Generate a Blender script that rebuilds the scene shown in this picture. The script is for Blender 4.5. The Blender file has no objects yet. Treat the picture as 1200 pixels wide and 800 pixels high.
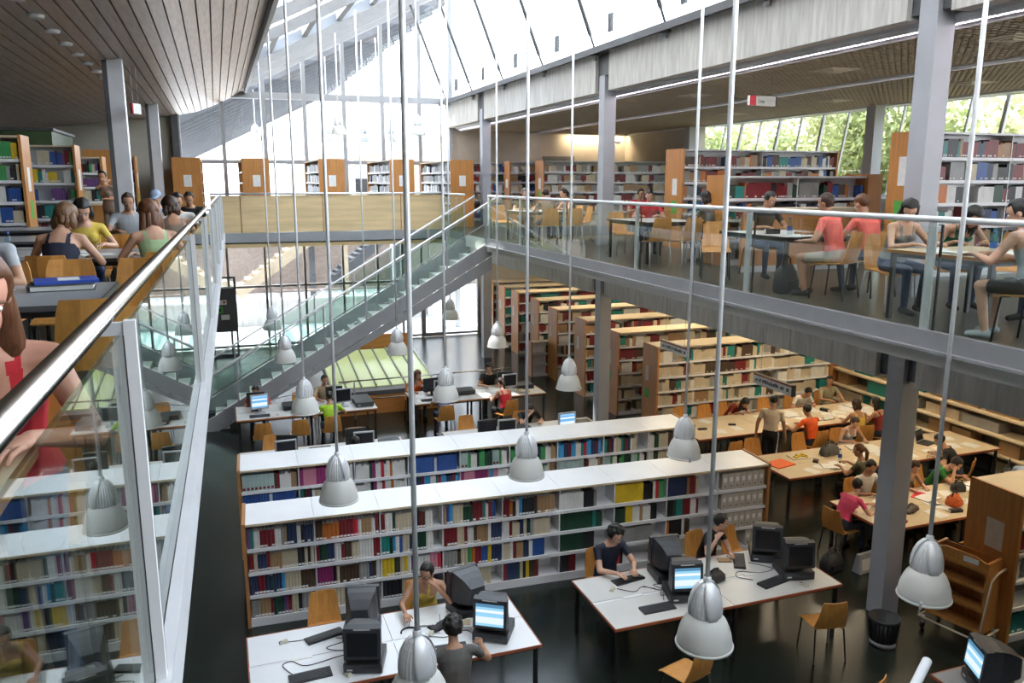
import bpy, math, random
import numpy as np
from mathutils import Vector, Matrix, Euler
random.seed(11)
S = bpy.context.scene
C = S.collection
R = math.radians
# ------------------------------------------------------------------ camera
EYE = 6.0            # eye above the ground floor
UF = 4.54            # upper floor level
cam_d = bpy.data.cameras.new('camera')
cam = bpy.data.objects.new('camera', cam_d)
C.objects.link(cam)
cam.location = (0, 0, EYE)
cam.rotation_euler = (R(90 - 11.08), 0, R(-19.63))
cam_d.sensor_width = 36.0
cam_d.lens = 955 / 1200 * 36
cam_d.clip_start = 0.05
cam_d.clip_end = 400
S.camera = cam
# ------------------------------------------------------------------ world, sun, exposure
W = bpy.data.worlds.new('daylight_sky')
S.world = W
W.use_nodes = True
wn, wl = W.node_tree.nodes, W.node_tree.links
wn.clear()
wo = wn.new('ShaderNodeOutputWorld')
wb = wn.new('ShaderNodeBackground')
tc = wn.new('ShaderNodeTexCoord')
sx = wn.new('ShaderNodeSeparateXYZ')
rp = wn.new('ShaderNodeValToRGB')
rp.color_ramp.elements[0].position = 0.48
rp.color_ramp.elements[0].color = (0.92, 0.94, 0.97, 1)
rp.color_ramp.elements[1].position = 1.0
rp.color_ramp.elements[1].color = (0.66, 0.81, 1.0, 1)
mm = wn.new('ShaderNodeMath')
mm.operation = 'MULTIPLY_ADD'
mm.inputs[1].default_value = 0.5
mm.inputs[2].default_value = 0.5
wl.new(tc.outputs['Generated'], sx.inputs[0])
wl.new(sx.outputs['Z'], mm.inputs[0])
wl.new(mm.outputs[0], rp.inputs[0])
wl.new(rp.outputs[0], wb.inputs['Color'])
wb.inputs['Strength'].default_value = 3.4
wl.new(wb.outputs[0], wo.inputs['Surface'])
sun_d = bpy.data.lights.new('sun', 'SUN')
sun_d.energy = 4.0
sun_d.angle = R(0.6)
sun_d.color = (1.0, 0.95, 0.87)
sun = bpy.data.objects.new('sun', sun_d)
C.objects.link(sun)
sun.rotation_euler = Vector((0.45, -0.35, -0.85)).to_track_quat('-Z', 'Y').to_euler()
S.view_settings.view_transform = 'Standard'
S.view_settings.look = 'None'
S.view_settings.gamma = 1
S.view_settings.use_curve_mapping = False
S.view_settings.exposure = 1.5
cy = S.cycles
cy.use_denoising = True
cy.max_bounces = 7
cy.diffuse_bounces = 4
cy.glossy_bounces = 3
cy.transmission_bounces = 4
cy.transparent_max_bounces = 24
cy.caustics_reflective = False
cy.caustics_refractive = False
cy.sample_clamp_indirect = 6.0

# ------------------------------------------------------------------ materials
M = {}


def nodes_of(name):
    m = bpy.data.materials.new(name)
    m.use_nodes = True
    nt = m.node_tree
    nt.nodes.clear()
    out = nt.nodes.new('ShaderNodeOutputMaterial')
    return m, nt, out


def mat(name, col, rough=0.5, metal=0.0, var=0.0, scale=6.0, stretch=(1, 1, 1), bump=0.0, emit=0.0, spec=0.5, trans=0.0):
    m, nt, out = nodes_of(name)
    b = nt.nodes.new('ShaderNodeBsdfPrincipled')
    b.inputs['Roughness'].default_value = rough
    b.inputs['Metallic'].default_value = metal
    b.inputs['Specular IOR Level'].default_value = spec
    b.inputs['Base Color'].default_value = (*col, 1)
    if emit:
        b.inputs['Emission Color'].default_value = (*col, 1)
        b.inputs['Emission Strength'].default_value = emit
    if var or bump:
        t = nt.nodes.new('ShaderNodeTexCoord')
        mp = nt.nodes.new('ShaderNodeMapping')
        mp.inputs['Scale'].default_value = stretch
        nz = nt.nodes.new('ShaderNodeTexNoise')
        nz.inputs['Scale'].default_value = scale
        nz.inputs['Detail'].default_value = 4
        nt.links.new(t.outputs['Object'], mp.inputs[0])
        nt.links.new(mp.outputs[0], nz.inputs['Vector'])
        r = nt.nodes.new('ShaderNodeValToRGB')
        r.color_ramp.elements[0].position = 0.3
        r.color_ramp.elements[1].position = 0.7
        r.color_ramp.elements[0].color = (*[max(0, c * (1 - var)) for c in col], 1)
        r.color_ramp.elements[1].color = (*[min(1, c * (1 + var)) for c in col], 1)
        nt.links.new(nz.outputs['Fac'], r.inputs[0])
        nt.links.new(r.outputs[0], b.inputs['Base Color'])
        if bump:
            bp = nt.nodes.new('ShaderNodeBump')
            bp.inputs['Strength'].default_value = bump
            bp.inputs['Distance'].default_value = 0.01
            nt.links.new(nz.outputs['Fac'], bp.inputs['Height'])
            nt.links.new(bp.outputs[0], b.inputs['Normal'])
    if trans:
        tr = nt.nodes.new('ShaderNodeBsdfTranslucent')
        tr.inputs['Color'].default_value = (*col, 1)
        mx = nt.nodes.new('ShaderNodeMixShader')
        mx.inputs[0].default_value = trans
        nt.links.new(b.outputs[0], mx.inputs[1])
        nt.links.new(tr.outputs[0], mx.inputs[2])
        nt.links.new(mx.outputs[0], out.inputs['Surface'])
    else:
        nt.links.new(b.outputs[0], out.inputs['Surface'])
    M[name] = m
    return m


def glass(name, tint, gloss=1.0, ior=1.5):
    m, nt, out = nodes_of(name)
    g = nt.nodes.new('ShaderNodeNewGeometry')
    io = nt.nodes.new('ShaderNodeMix')
    io.data_type = 'FLOAT'
    io.inputs[2].default_value = ior
    io.inputs[3].default_value = 1 / ior
    nt.links.new(g.outputs['Backfacing'], io.inputs[0])
    fr = nt.nodes.new('ShaderNodeFresnel')
    nt.links.new(io.outputs[0], fr.inputs['IOR'])
    k = nt.nodes.new('ShaderNodeMath')
    k.operation = 'MULTIPLY'
    k.inputs[1].default_value = gloss
    nt.links.new(fr.outputs[0], k.inputs[0])
    a = nt.nodes.new('ShaderNodeBsdfTransparent')
    a.inputs['Color'].default_value = (*tint, 1)
    b = nt.nodes.new('ShaderNodeBsdfGlossy')
    b.inputs['Roughness'].default_value = 0.0
    b.inputs['Color'].default_value = (0.95, 1, 0.98, 1)
    mx = nt.nodes.new('ShaderNodeMixShader')
    nt.links.new(k.outputs[0], mx.inputs[0])
    nt.links.new(a.outputs[0], mx.inputs[1])
    nt.links.new(b.outputs[0], mx.inputs[2])
    nt.links.new(mx.outputs[0], out.inputs['Surface'])
    M[name] = m
    return m


mat('concrete', (0.60, 0.58, 0.545), 0.85, var=0.16, scale=2.5, stretch=(6, 6, 0.7), bump=0.3)
mat('lino', (0.014, 0.020, 0.017), 0.22, var=0.35, scale=1.2, bump=0.02)
mat('lino_up', (0.075, 0.072, 0.052), 0.3, var=0.25, scale=1.0)
mat('paint_white', (0.72, 0.70, 0.66), 0.8, var=0.04, scale=2)
mat('wall_beige', (0.50, 0.47, 0.40), 0.8, var=0.06, scale=2)
mat('wall_dark', (0.20, 0.20, 0.19), 0.8, var=0.1, scale=2)
mat('steel_grey', (0.31, 0.315, 0.33), 0.45, var=0.05, scale=3)
mat('steel_col', (0.42, 0.43, 0.47), 0.5, var=0.05, scale=2)
mat('steel_dark', (0.085, 0.088, 0.095), 0.45, var=0.1, scale=4)
mat('steel_light', (0.62, 0.63, 0.66), 0.35, var=0.05, scale=4)
mat('stainless', (0.62, 0.61, 0.60), 0.22, metal=1.0, var=0.08, scale=60, stretch=(1, 1, 1))
mat('alu', (0.76, 0.77, 0.79), 0.4, metal=0.25, var=0.05, scale=8)
mat('slat', (0.50, 0.41, 0.36), 0.42, metal=0.65, var=0.16, scale=3, stretch=(8, 0.6, 8))
mat('void', (0.012, 0.012, 0.012), 0.9, var=0.2, scale=3)
mat('grid', (0.52, 0.43, 0.31), 0.6, var=0.08, scale=3)
mat('roof_white', (0.80, 0.79, 0.77), 0.6, var=0.06, scale=3, trans=0.65)  # roof sheets made translucent so the sky brightens the hall below
mat('maple', (0.52, 0.225, 0.06), 0.42, var=0.14, scale=3.5, stretch=(7, 7, 0.6), bump=0.03)
mat('maple_dark', (0.40, 0.165, 0.05), 0.45, var=0.16, scale=3.5, stretch=(7, 7, 0.6))
mat('ply', (0.60, 0.285, 0.075), 0.35, var=0.12, scale=5, stretch=(6, 6, 0.8))
mat('birch', (0.64, 0.53, 0.36), 0.5, var=0.06, scale=4, stretch=(0.6, 6, 6))
mat('lam_white', (0.80, 0.81, 0.83), 0.28, var=0.03, scale=2)
mat('shelf_white', (0.80, 0.80, 0.82), 0.4, var=0.03, scale=2)
mat('lam_grey', (0.60, 0.59, 0.57), 0.3, var=0.03, scale=2)
mat('lam_cream', (0.64, 0.53, 0.36), 0.32, var=0.04, scale=2)
mat('lam_slate', (0.30, 0.31, 0.33), 0.3, var=0.04, scale=2)
mat('edge_red', (0.36, 0.10, 0.045), 0.5, var=0.12, scale=5)
mat('edge_wood', (0.44, 0.20, 0.07), 0.5, var=0.12, scale=5)
mat('black_metal', (0.016, 0.016, 0.018), 0.4, var=0.1, scale=8)
mat('black_plastic', (0.022, 0.023, 0.026), 0.42, var=0.15, scale=20)
mat('dark_plastic', (0.045, 0.048, 0.056), 0.42, var=0.1, scale=10)
mat('grey_plastic', (0.42, 0.43, 0.45), 0.45, var=0.04, scale=10)
mat('beige_plastic', (0.55, 0.52, 0.42), 0.5, var=0.05, scale=10)
mat('screen_off', (0.02, 0.022, 0.027), 0.12, var=0.1, scale=2)
mat('bell', (0.86, 0.86, 0.83), 0.3, var=0.03, scale=4, trans=0.35)
mat('paper', (0.78, 0.78, 0.76), 0.75, var=0.06, scale=12)
mat('paper_cream', (0.66, 0.60, 0.48), 0.75, var=0.06, scale=12)
mat('green_note', (0.10, 0.42, 0.07), 0.7, var=0.06, scale=8)
mat('stair_tread', (0.74, 0.74, 0.69), 0.35, var=0.05, scale=3)
mat('tan_panel', (0.74, 0.55, 0.31), 0.25, var=0.14, scale=1.2, stretch=(0.6, 1, 6))
mat('ochre', (0.50, 0.20, 0.05), 0.5, var=0.12, scale=3, stretch=(1, 1, 6))
mat('terrace', (0.80, 0.79, 0.76), 0.8, var=0.08, scale=1.5)
mat('brick_out', (0.26, 0.20, 0.165), 0.85, var=0.2, scale=5)
mat('timber_out', (0.50, 0.40, 0.28), 0.8, var=0.14, scale=3)
mat('strip_light', (1.0, 0.86, 0.92), 0.5, emit=7.0)
mat('warm_light', (1.0, 0.83, 0.58), 0.5, emit=23.0)
mat('frosted', (0.93, 0.95, 0.97), 0.4, var=0.02, scale=3, trans=0.75)
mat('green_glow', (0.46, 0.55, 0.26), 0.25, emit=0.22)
mat('slate_out', (0.10, 0.10, 0.105), 0.8, var=0.15, scale=3)
glass('glass_pane', (0.93, 0.965, 0.95))
glass('glass_left', (0.90, 0.95, 0.93), ior=1.6)
glass('glass_green', (0.82, 0.89, 0.86))
glass('glass_solar', (0.80, 0.82, 0.84), gloss=0.7)
glass('glass_clear', (0.97, 0.985, 0.99), gloss=0.6)
glass('bottle_clear', (0.80, 0.88, 0.95), ior=1.3)


# ------------------------------------------------------------------ mesh builder
class MB:
    def __init__(s):
        s.v, s.f, s.m = [], [], []

    def quad(s, a, b, c, d, m=0):
        n = len(s.v)
        s.v += [tuple(a), tuple(b), tuple(c), tuple(d)]
        s.f.append((n, n + 1, n + 2, n + 3))
        s.m.append(m)
        return s

    def hexa(s, p, m=0):          # p: 4 bottom + 4 top corners, counter-clockwise from above
        n = len(s.v)
        s.v += [tuple(q) for q in p]
        for q in ((3, 2, 1, 0), (4, 5, 6, 7), (0, 1, 5, 4), (1, 2, 6, 5), (2, 3, 7, 6), (3, 0, 4, 7)):
            s.f.append(tuple(n + i for i in q))
            s.m.append(m)
        return s

    def box(s, x0, x1, y0, y1, z0, z1, m=0):
        return s.hexa([(x0, y0, z0), (x1, y0, z0), (x1, y1, z0), (x0, y1, z0), (x0, y0, z1), (x1, y0, z1), (x1, y1, z1), (x0, y1, z1)], m)

    def bar(s, a, b, w, h, m=0, up=(0, 0, 1)):   # box beam from a to b, width w, height h
        a, b = Vector(a), Vector(b)
        d = (b - a).normalized()
        side = d.cross(Vector(up))
        if side.length < 1e-4:
            side = Vector((1, 0, 0))
        side.normalize()
        u = side.cross(d).normalized()
        side *= w / 2
        u *= h / 2
        return s.hexa([a - side - u, a + side - u, b + side - u, b - side - u, a - side + u, a + side + u, b + side + u, b - side + u], m)

    def tube(s, pts, r, n=8, m=0, caps=True):
        pts = [Vector(p) for p in pts]
        rs = r if isinstance(r, (list, tuple)) else [r] * len(pts)
        base = len(s.v)
        ref = Vector((0, 0, 1))
        if abs((pts[-1] - pts[0]).normalized().z) > 0.9:
            ref = Vector((1, 0, 0))
        for i, p in enumerate(pts):
            t = (pts[min(i + 1, len(pts) - 1)] - pts[max(i - 1, 0)]).normalized()
            a = t.cross(ref).normalized()
            b = t.cross(a)
            for k in range(n):
                c = 2 * math.pi * k / n
                s.v.append(tuple(p + (a * math.cos(c) + b * math.sin(c)) * rs[i]))
        for i in range(len(pts) - 1):
            for k in range(n):
                k2 = (k + 1) % n
                s.f.append((base + i * n + k, base + (i + 1) * n + k, base + (i + 1) * n + k2, base + i * n + k2))
                s.m.append(m)
        if caps:
            s.f.append(tuple(base + k for k in range(n)))
            s.f.append(tuple(base + (len(pts) - 1) * n + k for k in reversed(range(n))))
            s.m += [m, m]
        return s

    def lathe(s, prof, n=24, m=0, c=(0, 0, 0), fins=0, fin=0.0):
        base = len(s.v)
        for r, z in prof:
            for k in range(n):
                a = 2 * math.pi * k / n
                rr = r * (1 - fin * (k % 2)) if fins else r
                s.v.append((c[0] + rr * math.cos(a), c[1] + rr * math.sin(a), c[2] + z))
        for i in range(len(prof) - 1):
            for k in range(n):
                k2 = (k + 1) % n
                s.f.append((base + i * n + k, base + i * n + k2, base + (i + 1) * n + k2, base + (i + 1) * n + k))
                s.m.append(m)
        return s

    def prism(s, poly, y0, y1, m=0):   # poly of (x, z), extruded along y
        n = len(poly)
        base = len(s.v)
        s.v += [(x, y0, z) for x, z in poly] + [(x, y1, z) for x, z in poly]
        s.f.append(tuple(base + i for i in range(n)))
        s.f.append(tuple(base + n + i for i in reversed(range(n))))
        s.m += [m, m]
        for i in range(n):
            j = (i + 1) % n
            s.f.append((base + i, base + n + i, base + n + j, base + j))
            s.m.append(m)
        return s

    def mesh(s, name, mats, smooth=False):
        me = bpy.data.meshes.new(name)
        me.from_pydata(s.v, [], s.f)
        for q in ([mats] if isinstance(mats, str) else mats):
            me.materials.append(M[q])
        if any(s.m):
            me.polygons.foreach_set('material_index', s.m)
        if smooth:
            me.polygons.foreach_set('use_smooth', [True] * len(me.polygons))
        me.update()
        return me

    def obj(s, name, mats, parent=None, smooth=False, loc=None, rz=0.0):
        o = bpy.data.objects.new(name, s.mesh(name, mats, smooth))
        return put(o, parent, loc, rz)


def put(o, parent=None, loc=None, rz=0.0):
    C.objects.link(o)
    if parent is not None:
        o.parent = parent
    if loc is not None:
        o.location = loc
    if rz:
        o.rotation_euler = (0, 0, rz)
    return o


def tag(o, label, cat=None, group=None, kind=None):
    if label:
        o['label'] = label
    if cat:
        o['category'] = cat
    if group:
        o['group'] = group
    if kind:
        o['kind'] = kind
    return o


def thing(name, label, cat, loc=(0, 0, 0), rz=0.0, group=None):
    o = bpy.data.objects.new(name, None)
    o.empty_display_size = 0.1
    put(o, None, loc, rz)
    return tag(o, label, cat, group)


def struct(o, label=None):
    o['kind'] = 'structure'
    if label:
        o['label'] = label
    return o


KIDS = {}


def dup(root, label, loc, rz=0.0, group=None):
    kids = KIDS.get(root.name)
    if kids is None:
        kids = KIDS[root.name] = [(c, list(c.children)) for c in root.children]
    r = root.copy()
    C.objects.link(r)
    r.location = loc
    r.rotation_euler = (0, 0, rz)
    r['label'] = label
    if group:
        r['group'] = group
    for c, gs in kids:
        d = c.copy()
        C.objects.link(d)
        d.parent = r
        for g in gs:
            e = g.copy()
            C.objects.link(e)
            e.parent = d
    return r


ORD = 'zeroth first second third fourth fifth sixth seventh eighth ninth tenth eleventh twelfth thirteenth fourteenth fifteenth sixteenth seventeenth eighteenth nineteenth twentieth twenty-first twenty-second twenty-third twenty-fourth twenty-fifth twenty-sixth twenty-seventh twenty-eighth'.split()
USED = {}


def uniq(label):
    """first use keeps the label; later ones say which one it is"""
    n = USED[label] = USED.get(label, 0) + 1
    return label if n == 1 else f'{ORD[n]} {label}' if n < len(ORD) else label
# ------------------------------------------------------------------ the setting
o = struct(MB().box(-12, 16.6, -14, 31, -0.12, 0).obj('floor', 'lino'), 'dark green linoleum of the lower reading room')
o = struct(MB().box(6.62, 16.6, -14, 31, UF - 0.34, UF - 0.012).box(6.62, 16.6, -14, 31, UF - 0.012, UF, 1).obj('floor', ['paint_white', 'lino_up']), 'upper floor along the glazed side')
o = struct(MB().hexa([(-12, -14, UF - 0.3), (-0.53, -14, UF - 0.3), (0.21, 31, UF - 0.3), (-12, 31, UF - 0.3), (-12, -14, UF - 0.012), (-0.53, -14, UF - 0.012), (0.21, 31, UF - 0.012), (-12, 31, UF - 0.012)]).hexa([(-12, -14, UF - 0.012), (-0.53, -14, UF - 0.012), (0.21, 31, UF - 0.012), (-12, 31, UF - 0.012), (-12, -14, UF), (-0.53, -14, UF), (0.21, 31, UF), (-12, 31, UF)], 1).obj('floor', ['paint_white', 'lino_up']), 'upper floor under the slatted ceiling')
o = struct(MB().box(0.13, 6.62, 25.02, 31, UF - 0.3, UF).obj('floor', ['lino_up']), 'bridge floor joining both upper floors')
# steel edge channels
ntrim = [0]


def trim(mb, m, label, smooth=False):
    ntrim[0] += 1
    return struct(mb.obj(f'trim_{ntrim[0]}', m, smooth=smooth), label)


t = MB().box(6.56, 6.62, -14, 20.4, UF - 0.19, UF + 0.01).box(6.50, 6.56, -14, 20.4, UF - 0.19, UF - 0.165)
trim(t, 'steel_grey', 'grey steel channel along the slab edge')
trim(MB().box(6.56, 6.62, 22.6, 25, UF - 0.19, UF + 0.01), 'steel_grey', 'grey steel channel beyond the stair head')
trim(MB().hexa([(-0.3185, -1, UF - 0.18), (-0.2735, -1, UF - 0.18), (0.1555, 25, UF - 0.18), (0.1105, 25, UF - 0.18), (-0.3185, -1, UF + 0.012), (-0.2735, -1, UF + 0.012), (0.1555, 25, UF + 0.012), (0.1105, 25, UF + 0.012)]), 'steel_light', 'bright steel channel along the slatted side')
trim(MB().box(-0.3, 6.62, 24.94, 25.02, UF - 0.27, UF), 'steel_grey', 'grey steel face of the bridge')
trim(MB().box(-0.3, 6.62, 25.0, 31, UF - 0.42, UF - 0.31), 'tan_panel', 'timber underside of the bridge')
# walls
struct(MB().box(-12.2, -12, -14, 31, 0, 9).obj('wall_left', 'wall_beige'))
struct(MB().box(-12.2, -1.12, 31, 31.25, 0, 9.2).obj('wall_back', 'wall_beige'), 'plain back wall beside the glass front')
struct(MB().box(-12, 16.6, -14.2, -14, 0, 13).obj('wall_front', 'wall_beige'))
struct(MB().box(8.55, 16.6, 31, 31.25, UF, 8.6).box(9.6, 16.6, 31, 31.25, 0, UF).obj('wall_back', 'wall_beige'), 'beige back wall behind the far bookcases')
struct(MB().box(15.3, 16.6, -14, 31, 0, UF - 0.3).obj('wall_right', 'wall_beige'), 'lower wall behind the long wall shelf')
struct(MB().box(16.0, 16.3, -14, 31, UF, UF + 1.05).obj('wall_right', 'wall_beige'), 'parapet below the slanted windows')
struct(MB().box(12.35, 13.7, 30.9, 31, UF, 7.0).obj('door_1', 'wall_dark'), 'dark doorway in the back wall')
struct(MB().box(-4.2, -4.0, -14, 31, 0, UF - 0.3).obj('wall_left', 'paint_white'), 'unseen white wall added under the slatted side to bounce light')  # added out of view, its white face throws light onto the concrete beams
# concrete beams between the steel columns, both levels
COLY = (-10.05, -0.9, 8.25, 17.4, 26.5)
for i in range(5):
    y0, y1 = COLY[i] + 0.34, (COLY[i + 1] - 0.34 if i < 4 else 31)
    struct(MB().box(8.36, 8.62, y0, y1, 3.38, 4.2).obj('beam', 'concrete'), 'concrete beam under the upper floor')
    struct(MB().box(8.36, 8.62, y0, y1, 8.0, 8.86).obj('beam', 'concrete'), 'concrete beam carrying the glass clerestory')
for y in COLY:
    struct(MB().box(8.44, 8.6, y - 0.34, y + 0.34, 3.42, 4.2).box(8.44, 8.6, y - 0.34, y + 0.34, 8.05, 8.84).obj('beam', 'steel_dark'), 'dark steel joint between two concrete beams')
    c = MB().box(8.37, 8.66, y - 0.14, y + 0.14, 0, 4.2).box(8.37, 8.66, y - 0.14, y + 0.14, UF, 8.35)
    struct(c.obj('column', 'steel_col'), 'grey steel column on the glazed side')
for y, x in ((17.2, -1.60), (26.4, -1.56)):
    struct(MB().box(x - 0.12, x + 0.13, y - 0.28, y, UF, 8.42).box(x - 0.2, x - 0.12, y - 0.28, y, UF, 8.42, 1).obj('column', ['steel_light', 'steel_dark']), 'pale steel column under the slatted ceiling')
struct(MB().box(-1.3, -1.08, 30.7, 31.0, UF, 8.5).obj('column', 'steel_dark'), 'dark corner column beside the glass front')
trim(MB().box(8.1, 8.66, -14, 31, 8.86, 8.94).box(8.6, 8.68, -14, 31, 8.94, 9.12).box(8.1, 8.14, -14, 31, 8.8, 8.86), 'steel_dark', 'dark steel gutter on top of the concrete beam')
# flat roof of the glazed wing and its open grid ceiling
struct(MB().box(8.62, 17.2, -14, 31.3, 8.45, 8.8).obj('roof', 'void'), 'flat roof over the glazed wing')
g = MB()
Z0, Z1 = 7.90, 7.965
x = 8.75
while x < 15.88:
    if not (11.84 < x < 12.12) and x > 8.95:
        g.box(x, x + 0.022, 3.4, 31, Z0, Z1)
    x += 0.135
y = 3.4
while y < 31:
    g.box(8.92, 11.8, y, y + 0.022, Z0, Z1)
    g.box(12.15, 15.9, y, y + 0.022, Z0, Z1)
    y += 0.135
o = struct(MB().box(8.88, 8.92, -14, 31, 7.88, 8.1).box(11.8, 11.85, -14, 31, 7.88, 8.1).box(12.1, 12.15, -14, 31, 7.88, 8.1).box(15.9, 16.25, -14, 31, 7.86, 8.02).obj('ceiling', 'steel_light'), 'open grid ceiling of the glazed wing')
q = g.obj('ceiling_grid', 'grid', o)
q['kind'] = 'stuff'
for x in (8.75, 11.97):
    tl = thing('strip_light', 'pink white fluorescent strip light ' + ('along the concrete beam' if x < 9 else 'recessed in the open grid ceiling'), 'ceiling light', (x, 0, 7.93))
    MB().box(-0.045, 0.045, 3.5, 30.5, 0, 0.03).obj('diffuser', 'strip_light', tl)
    MB().box(-0.11, 0.11, 3.4, 30.6, 0.03, 0.09).obj('housing', 'steel_light', tl)
    lv = MB()
    for k in range(180):
        lv.box(-0.05, 0.05, 3.5 + 0.15 * k, 3.52 + 0.15 * k, -0.02, 0)
    lv.box(-0.06, -0.045, 3.5, 30.5, -0.02, 0.03).box(0.045, 0.06, 3.5, 30.5, -0.02, 0.03)
    lv.obj('louvre', 'steel_light', tl)['kind'] = 'stuff'
for i, (x, y) in enumerate(((10.2, 8.6), (10.2, 12.0), (10.2, 16.5), (14, 12.6), (14, 16.4), (14, 20.5))):
    a = thing('ceiling_diffuser', f'pale square air diffuser in the grid ceiling, {ORD[i % 3 + 1]} along ' + ('the beam' if i < 3 else 'the windows'), 'vent', (x, y, 7.885), 0)
    MB().box(-0.3, 0.3, -0.3, 0.3, 0, 0.015).obj('frame', 'paper_cream', a)
    MB().box(-0.2, 0.2, -0.2, 0.2, -0.015, 0).box(-0.1, 0.1, -0.1, 0.1, -0.03, -0.015).obj('cone', 'paper_cream', a)
tl = thing('wall_washer', 'warm light strip washing the beige back wall', 'ceiling light', (14.6, 30.7, 7.9))
MB().box(-1.3, 1.3, -0.05, 0.05, 0, 0.04).obj('diffuser', 'warm_light', tl)
MB().box(-1.35, 1.35, -0.08, -0.05, -0.06, 0.1).box(-1.35, 1.35, -0.08, 0.08, 0.04, 0.1).obj('housing', 'steel_light', tl)
# slanted windows of the glazed wing
for i in range(11):
    y0 = 4.0 + i * 1.95
    w = struct(MB().bar((16.02, y0, 5.6), (16.45, y0, 7.95), 0.09, 0.07).bar((16.02, y0 + 0.95, 5.6), (16.45, y0 + 0.95, 7.95), 0.05, 0.05).bar((16.03, y0, 5.64), (16.03, y0 + 1.95, 5.64), 0.08, 0.08).bar((16.44, y0, 7.9), (16.44, y0 + 1.95, 7.9), 0.08, 0.08).obj(f'window_{i + 1}', 'steel_light'), 'slanted window looking into the trees')
    MB().hexa([(16.05, y0, 5.64), (16.06, y0, 5.64), (16.06, y0 + 1.95, 5.64), (16.05, y0 + 1.95, 5.64), (16.45, y0, 7.9), (16.46, y0, 7.9), (16.46, y0 + 1.95, 7.9), (16.45, y0 + 1.95, 7.9)]).obj('pane', 'glass_clear', w)
struct(MB().box(16.0, 16.3, 25.47, 31, UF + 1.05, 8.4).obj('wall_right', 'wall_beige'), 'beige wall beyond the last slanted window')
for y in (7.6, 16.76, 25.3):
    struct(MB().box(15.45, 15.75, y - 0.15, y + 0.15, UF, 7.86).obj('column', 'steel_col'), 'grey column along the slanted windows')
# lower ceiling with lamps under the upper floor
lo = struct(MB().box(8.62, 15.3, -14, 31, 4.12, 4.2).obj('ceiling', 'paint_white'), 'white ceiling under the upper floor')
n = 0
for x in (10.9, 13.6):
    for y in (6.5, 10.5, 14.5, 18.5, 22.5, 26.5):
        n += 1
        a = thing('ceiling_light', f'warm flush ceiling light above the lower bookcases, {ORD[(n - 1) % 6 + 1]} of the row ' + ('beside the beams' if x < 12 else 'beside the wall'), 'ceiling light', (x, y, 4.06))
        MB().box(-0.6, 0.6, -0.15, 0.15, 0, 0.06).obj('housing', 'steel_light', a)
        MB().box(-0.55, 0.55, -0.11, 0.11, -0.012, 0).obj('diffuser', 'warm_light', a)
# slatted ceiling: profile of (x, z) from the low side wall to the high edge
PROF = [(-12, 6.9), (-8, 7.35), (-5, 7.75), (-3.2, 7.98), (-2.0, 8.12), (-1.06, 8.24), (-0.48, 8.36), (0.09, 8.58), (0.66, 8.86), (1.15, 9.18)]


def prof_z(x):
    for (a, za), (b, zb) in zip(PROF, PROF[1:]):
        if x <= b:
            return za + (zb - za) * (x - a) / (b - a)
    return PROF[-1][1]


up = MB()
for (a, za), (b, zb) in zip(PROF, PROF[1:]):
    up.hexa([(a, -14, za + 0.06), (b, -14, zb + 0.06), (b, 31, zb + 0.06), (a, 31, za + 0.06), (a, -14, za + 0.4), (b, -14, zb + 0.4), (b, 31, zb + 0.4), (a, 31, za + 0.4)])
wc = struct(up.obj('ceiling', 'void'), 'dark backing of the timber slat ceiling')
x = -11.9
while x < 1.12:
    wd = 0.2
    x2 = x + wd * 0.89
    za, zb = prof_z(x), prof_z(x2)
    MB().hexa([(x, -14, za), (x2, -14, zb), (x2, 31, zb), (x, 31, za), (x, -14, za + 0.035), (x2, -14, zb + 0.035), (x2, 31, zb + 0.035), (x, 31, za + 0.035)]).obj('slat', 'slat', wc)
    x += wd
trim(MB().box(1.12, 1.2, -14, 31, 9.0, 9.62), 'steel_grey', 'edge board of the slatted ceiling')
# downlights in the slats
proto = None
for i in range(9):
    y = 10.26 + i * 1.14
    x = -2.05
    lab = f'round grey downlight set in the timber slats, {ORD[i + 1]} from the front'
    if proto is None:
        proto = thing('downlight', lab, 'ceiling light', (x, y, prof_z(x) - 0.01), 0, 'downlights in the slatted ceiling')
        MB().lathe([(0, -0.035), (0.085, -0.035), (0.1, -0.025), (0.105, 0.01)], 20).obj('trim_ring', 'alu', proto, True)
        MB().lathe([(0, -0.05), (0.075, -0.05), (0.08, -0.044)], 16).obj('lens', 'glass_clear', proto, True)
    else:
        dup(proto, lab, (x, y, prof_z(x) - 0.01))
# mono-pitch roof above the atrium
SL = 0.5


def roof_z(x):
    return 9.45 + (x - 1.15) * SL


rf = struct(MB().box(1.15, 8.72, -14, -13.9, 9, 13.4).obj('roof', 'roof_white'), 'corrugated roof over the atrium, made translucent to let daylight in')


def sheet(y0, y1):
    mb = MB()
    k = 0
    xx = 1.15
    pts = []
    while xx < 8.75:
        for dx, dz in ((0, 0), (0.10, 0), (0.125, 0.05), (0.225, 0.05)):
            pts.append((xx + dx, roof_z(xx + dx) + dz))
        xx += 0.25
    b = [(x, z) for x, z in pts]
    for (xa, za), (xb, zb) in zip(b, b[1:]):
        mb.hexa([(xa, y0, za), (xb, y0, zb), (xb, y1, zb), (xa, y1, za), (xa, y0, za + 0.02), (xb, y0, zb + 0.02), (xb, y1, zb + 0.02), (xa, y1, za + 0.02)])
    return mb


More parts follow.
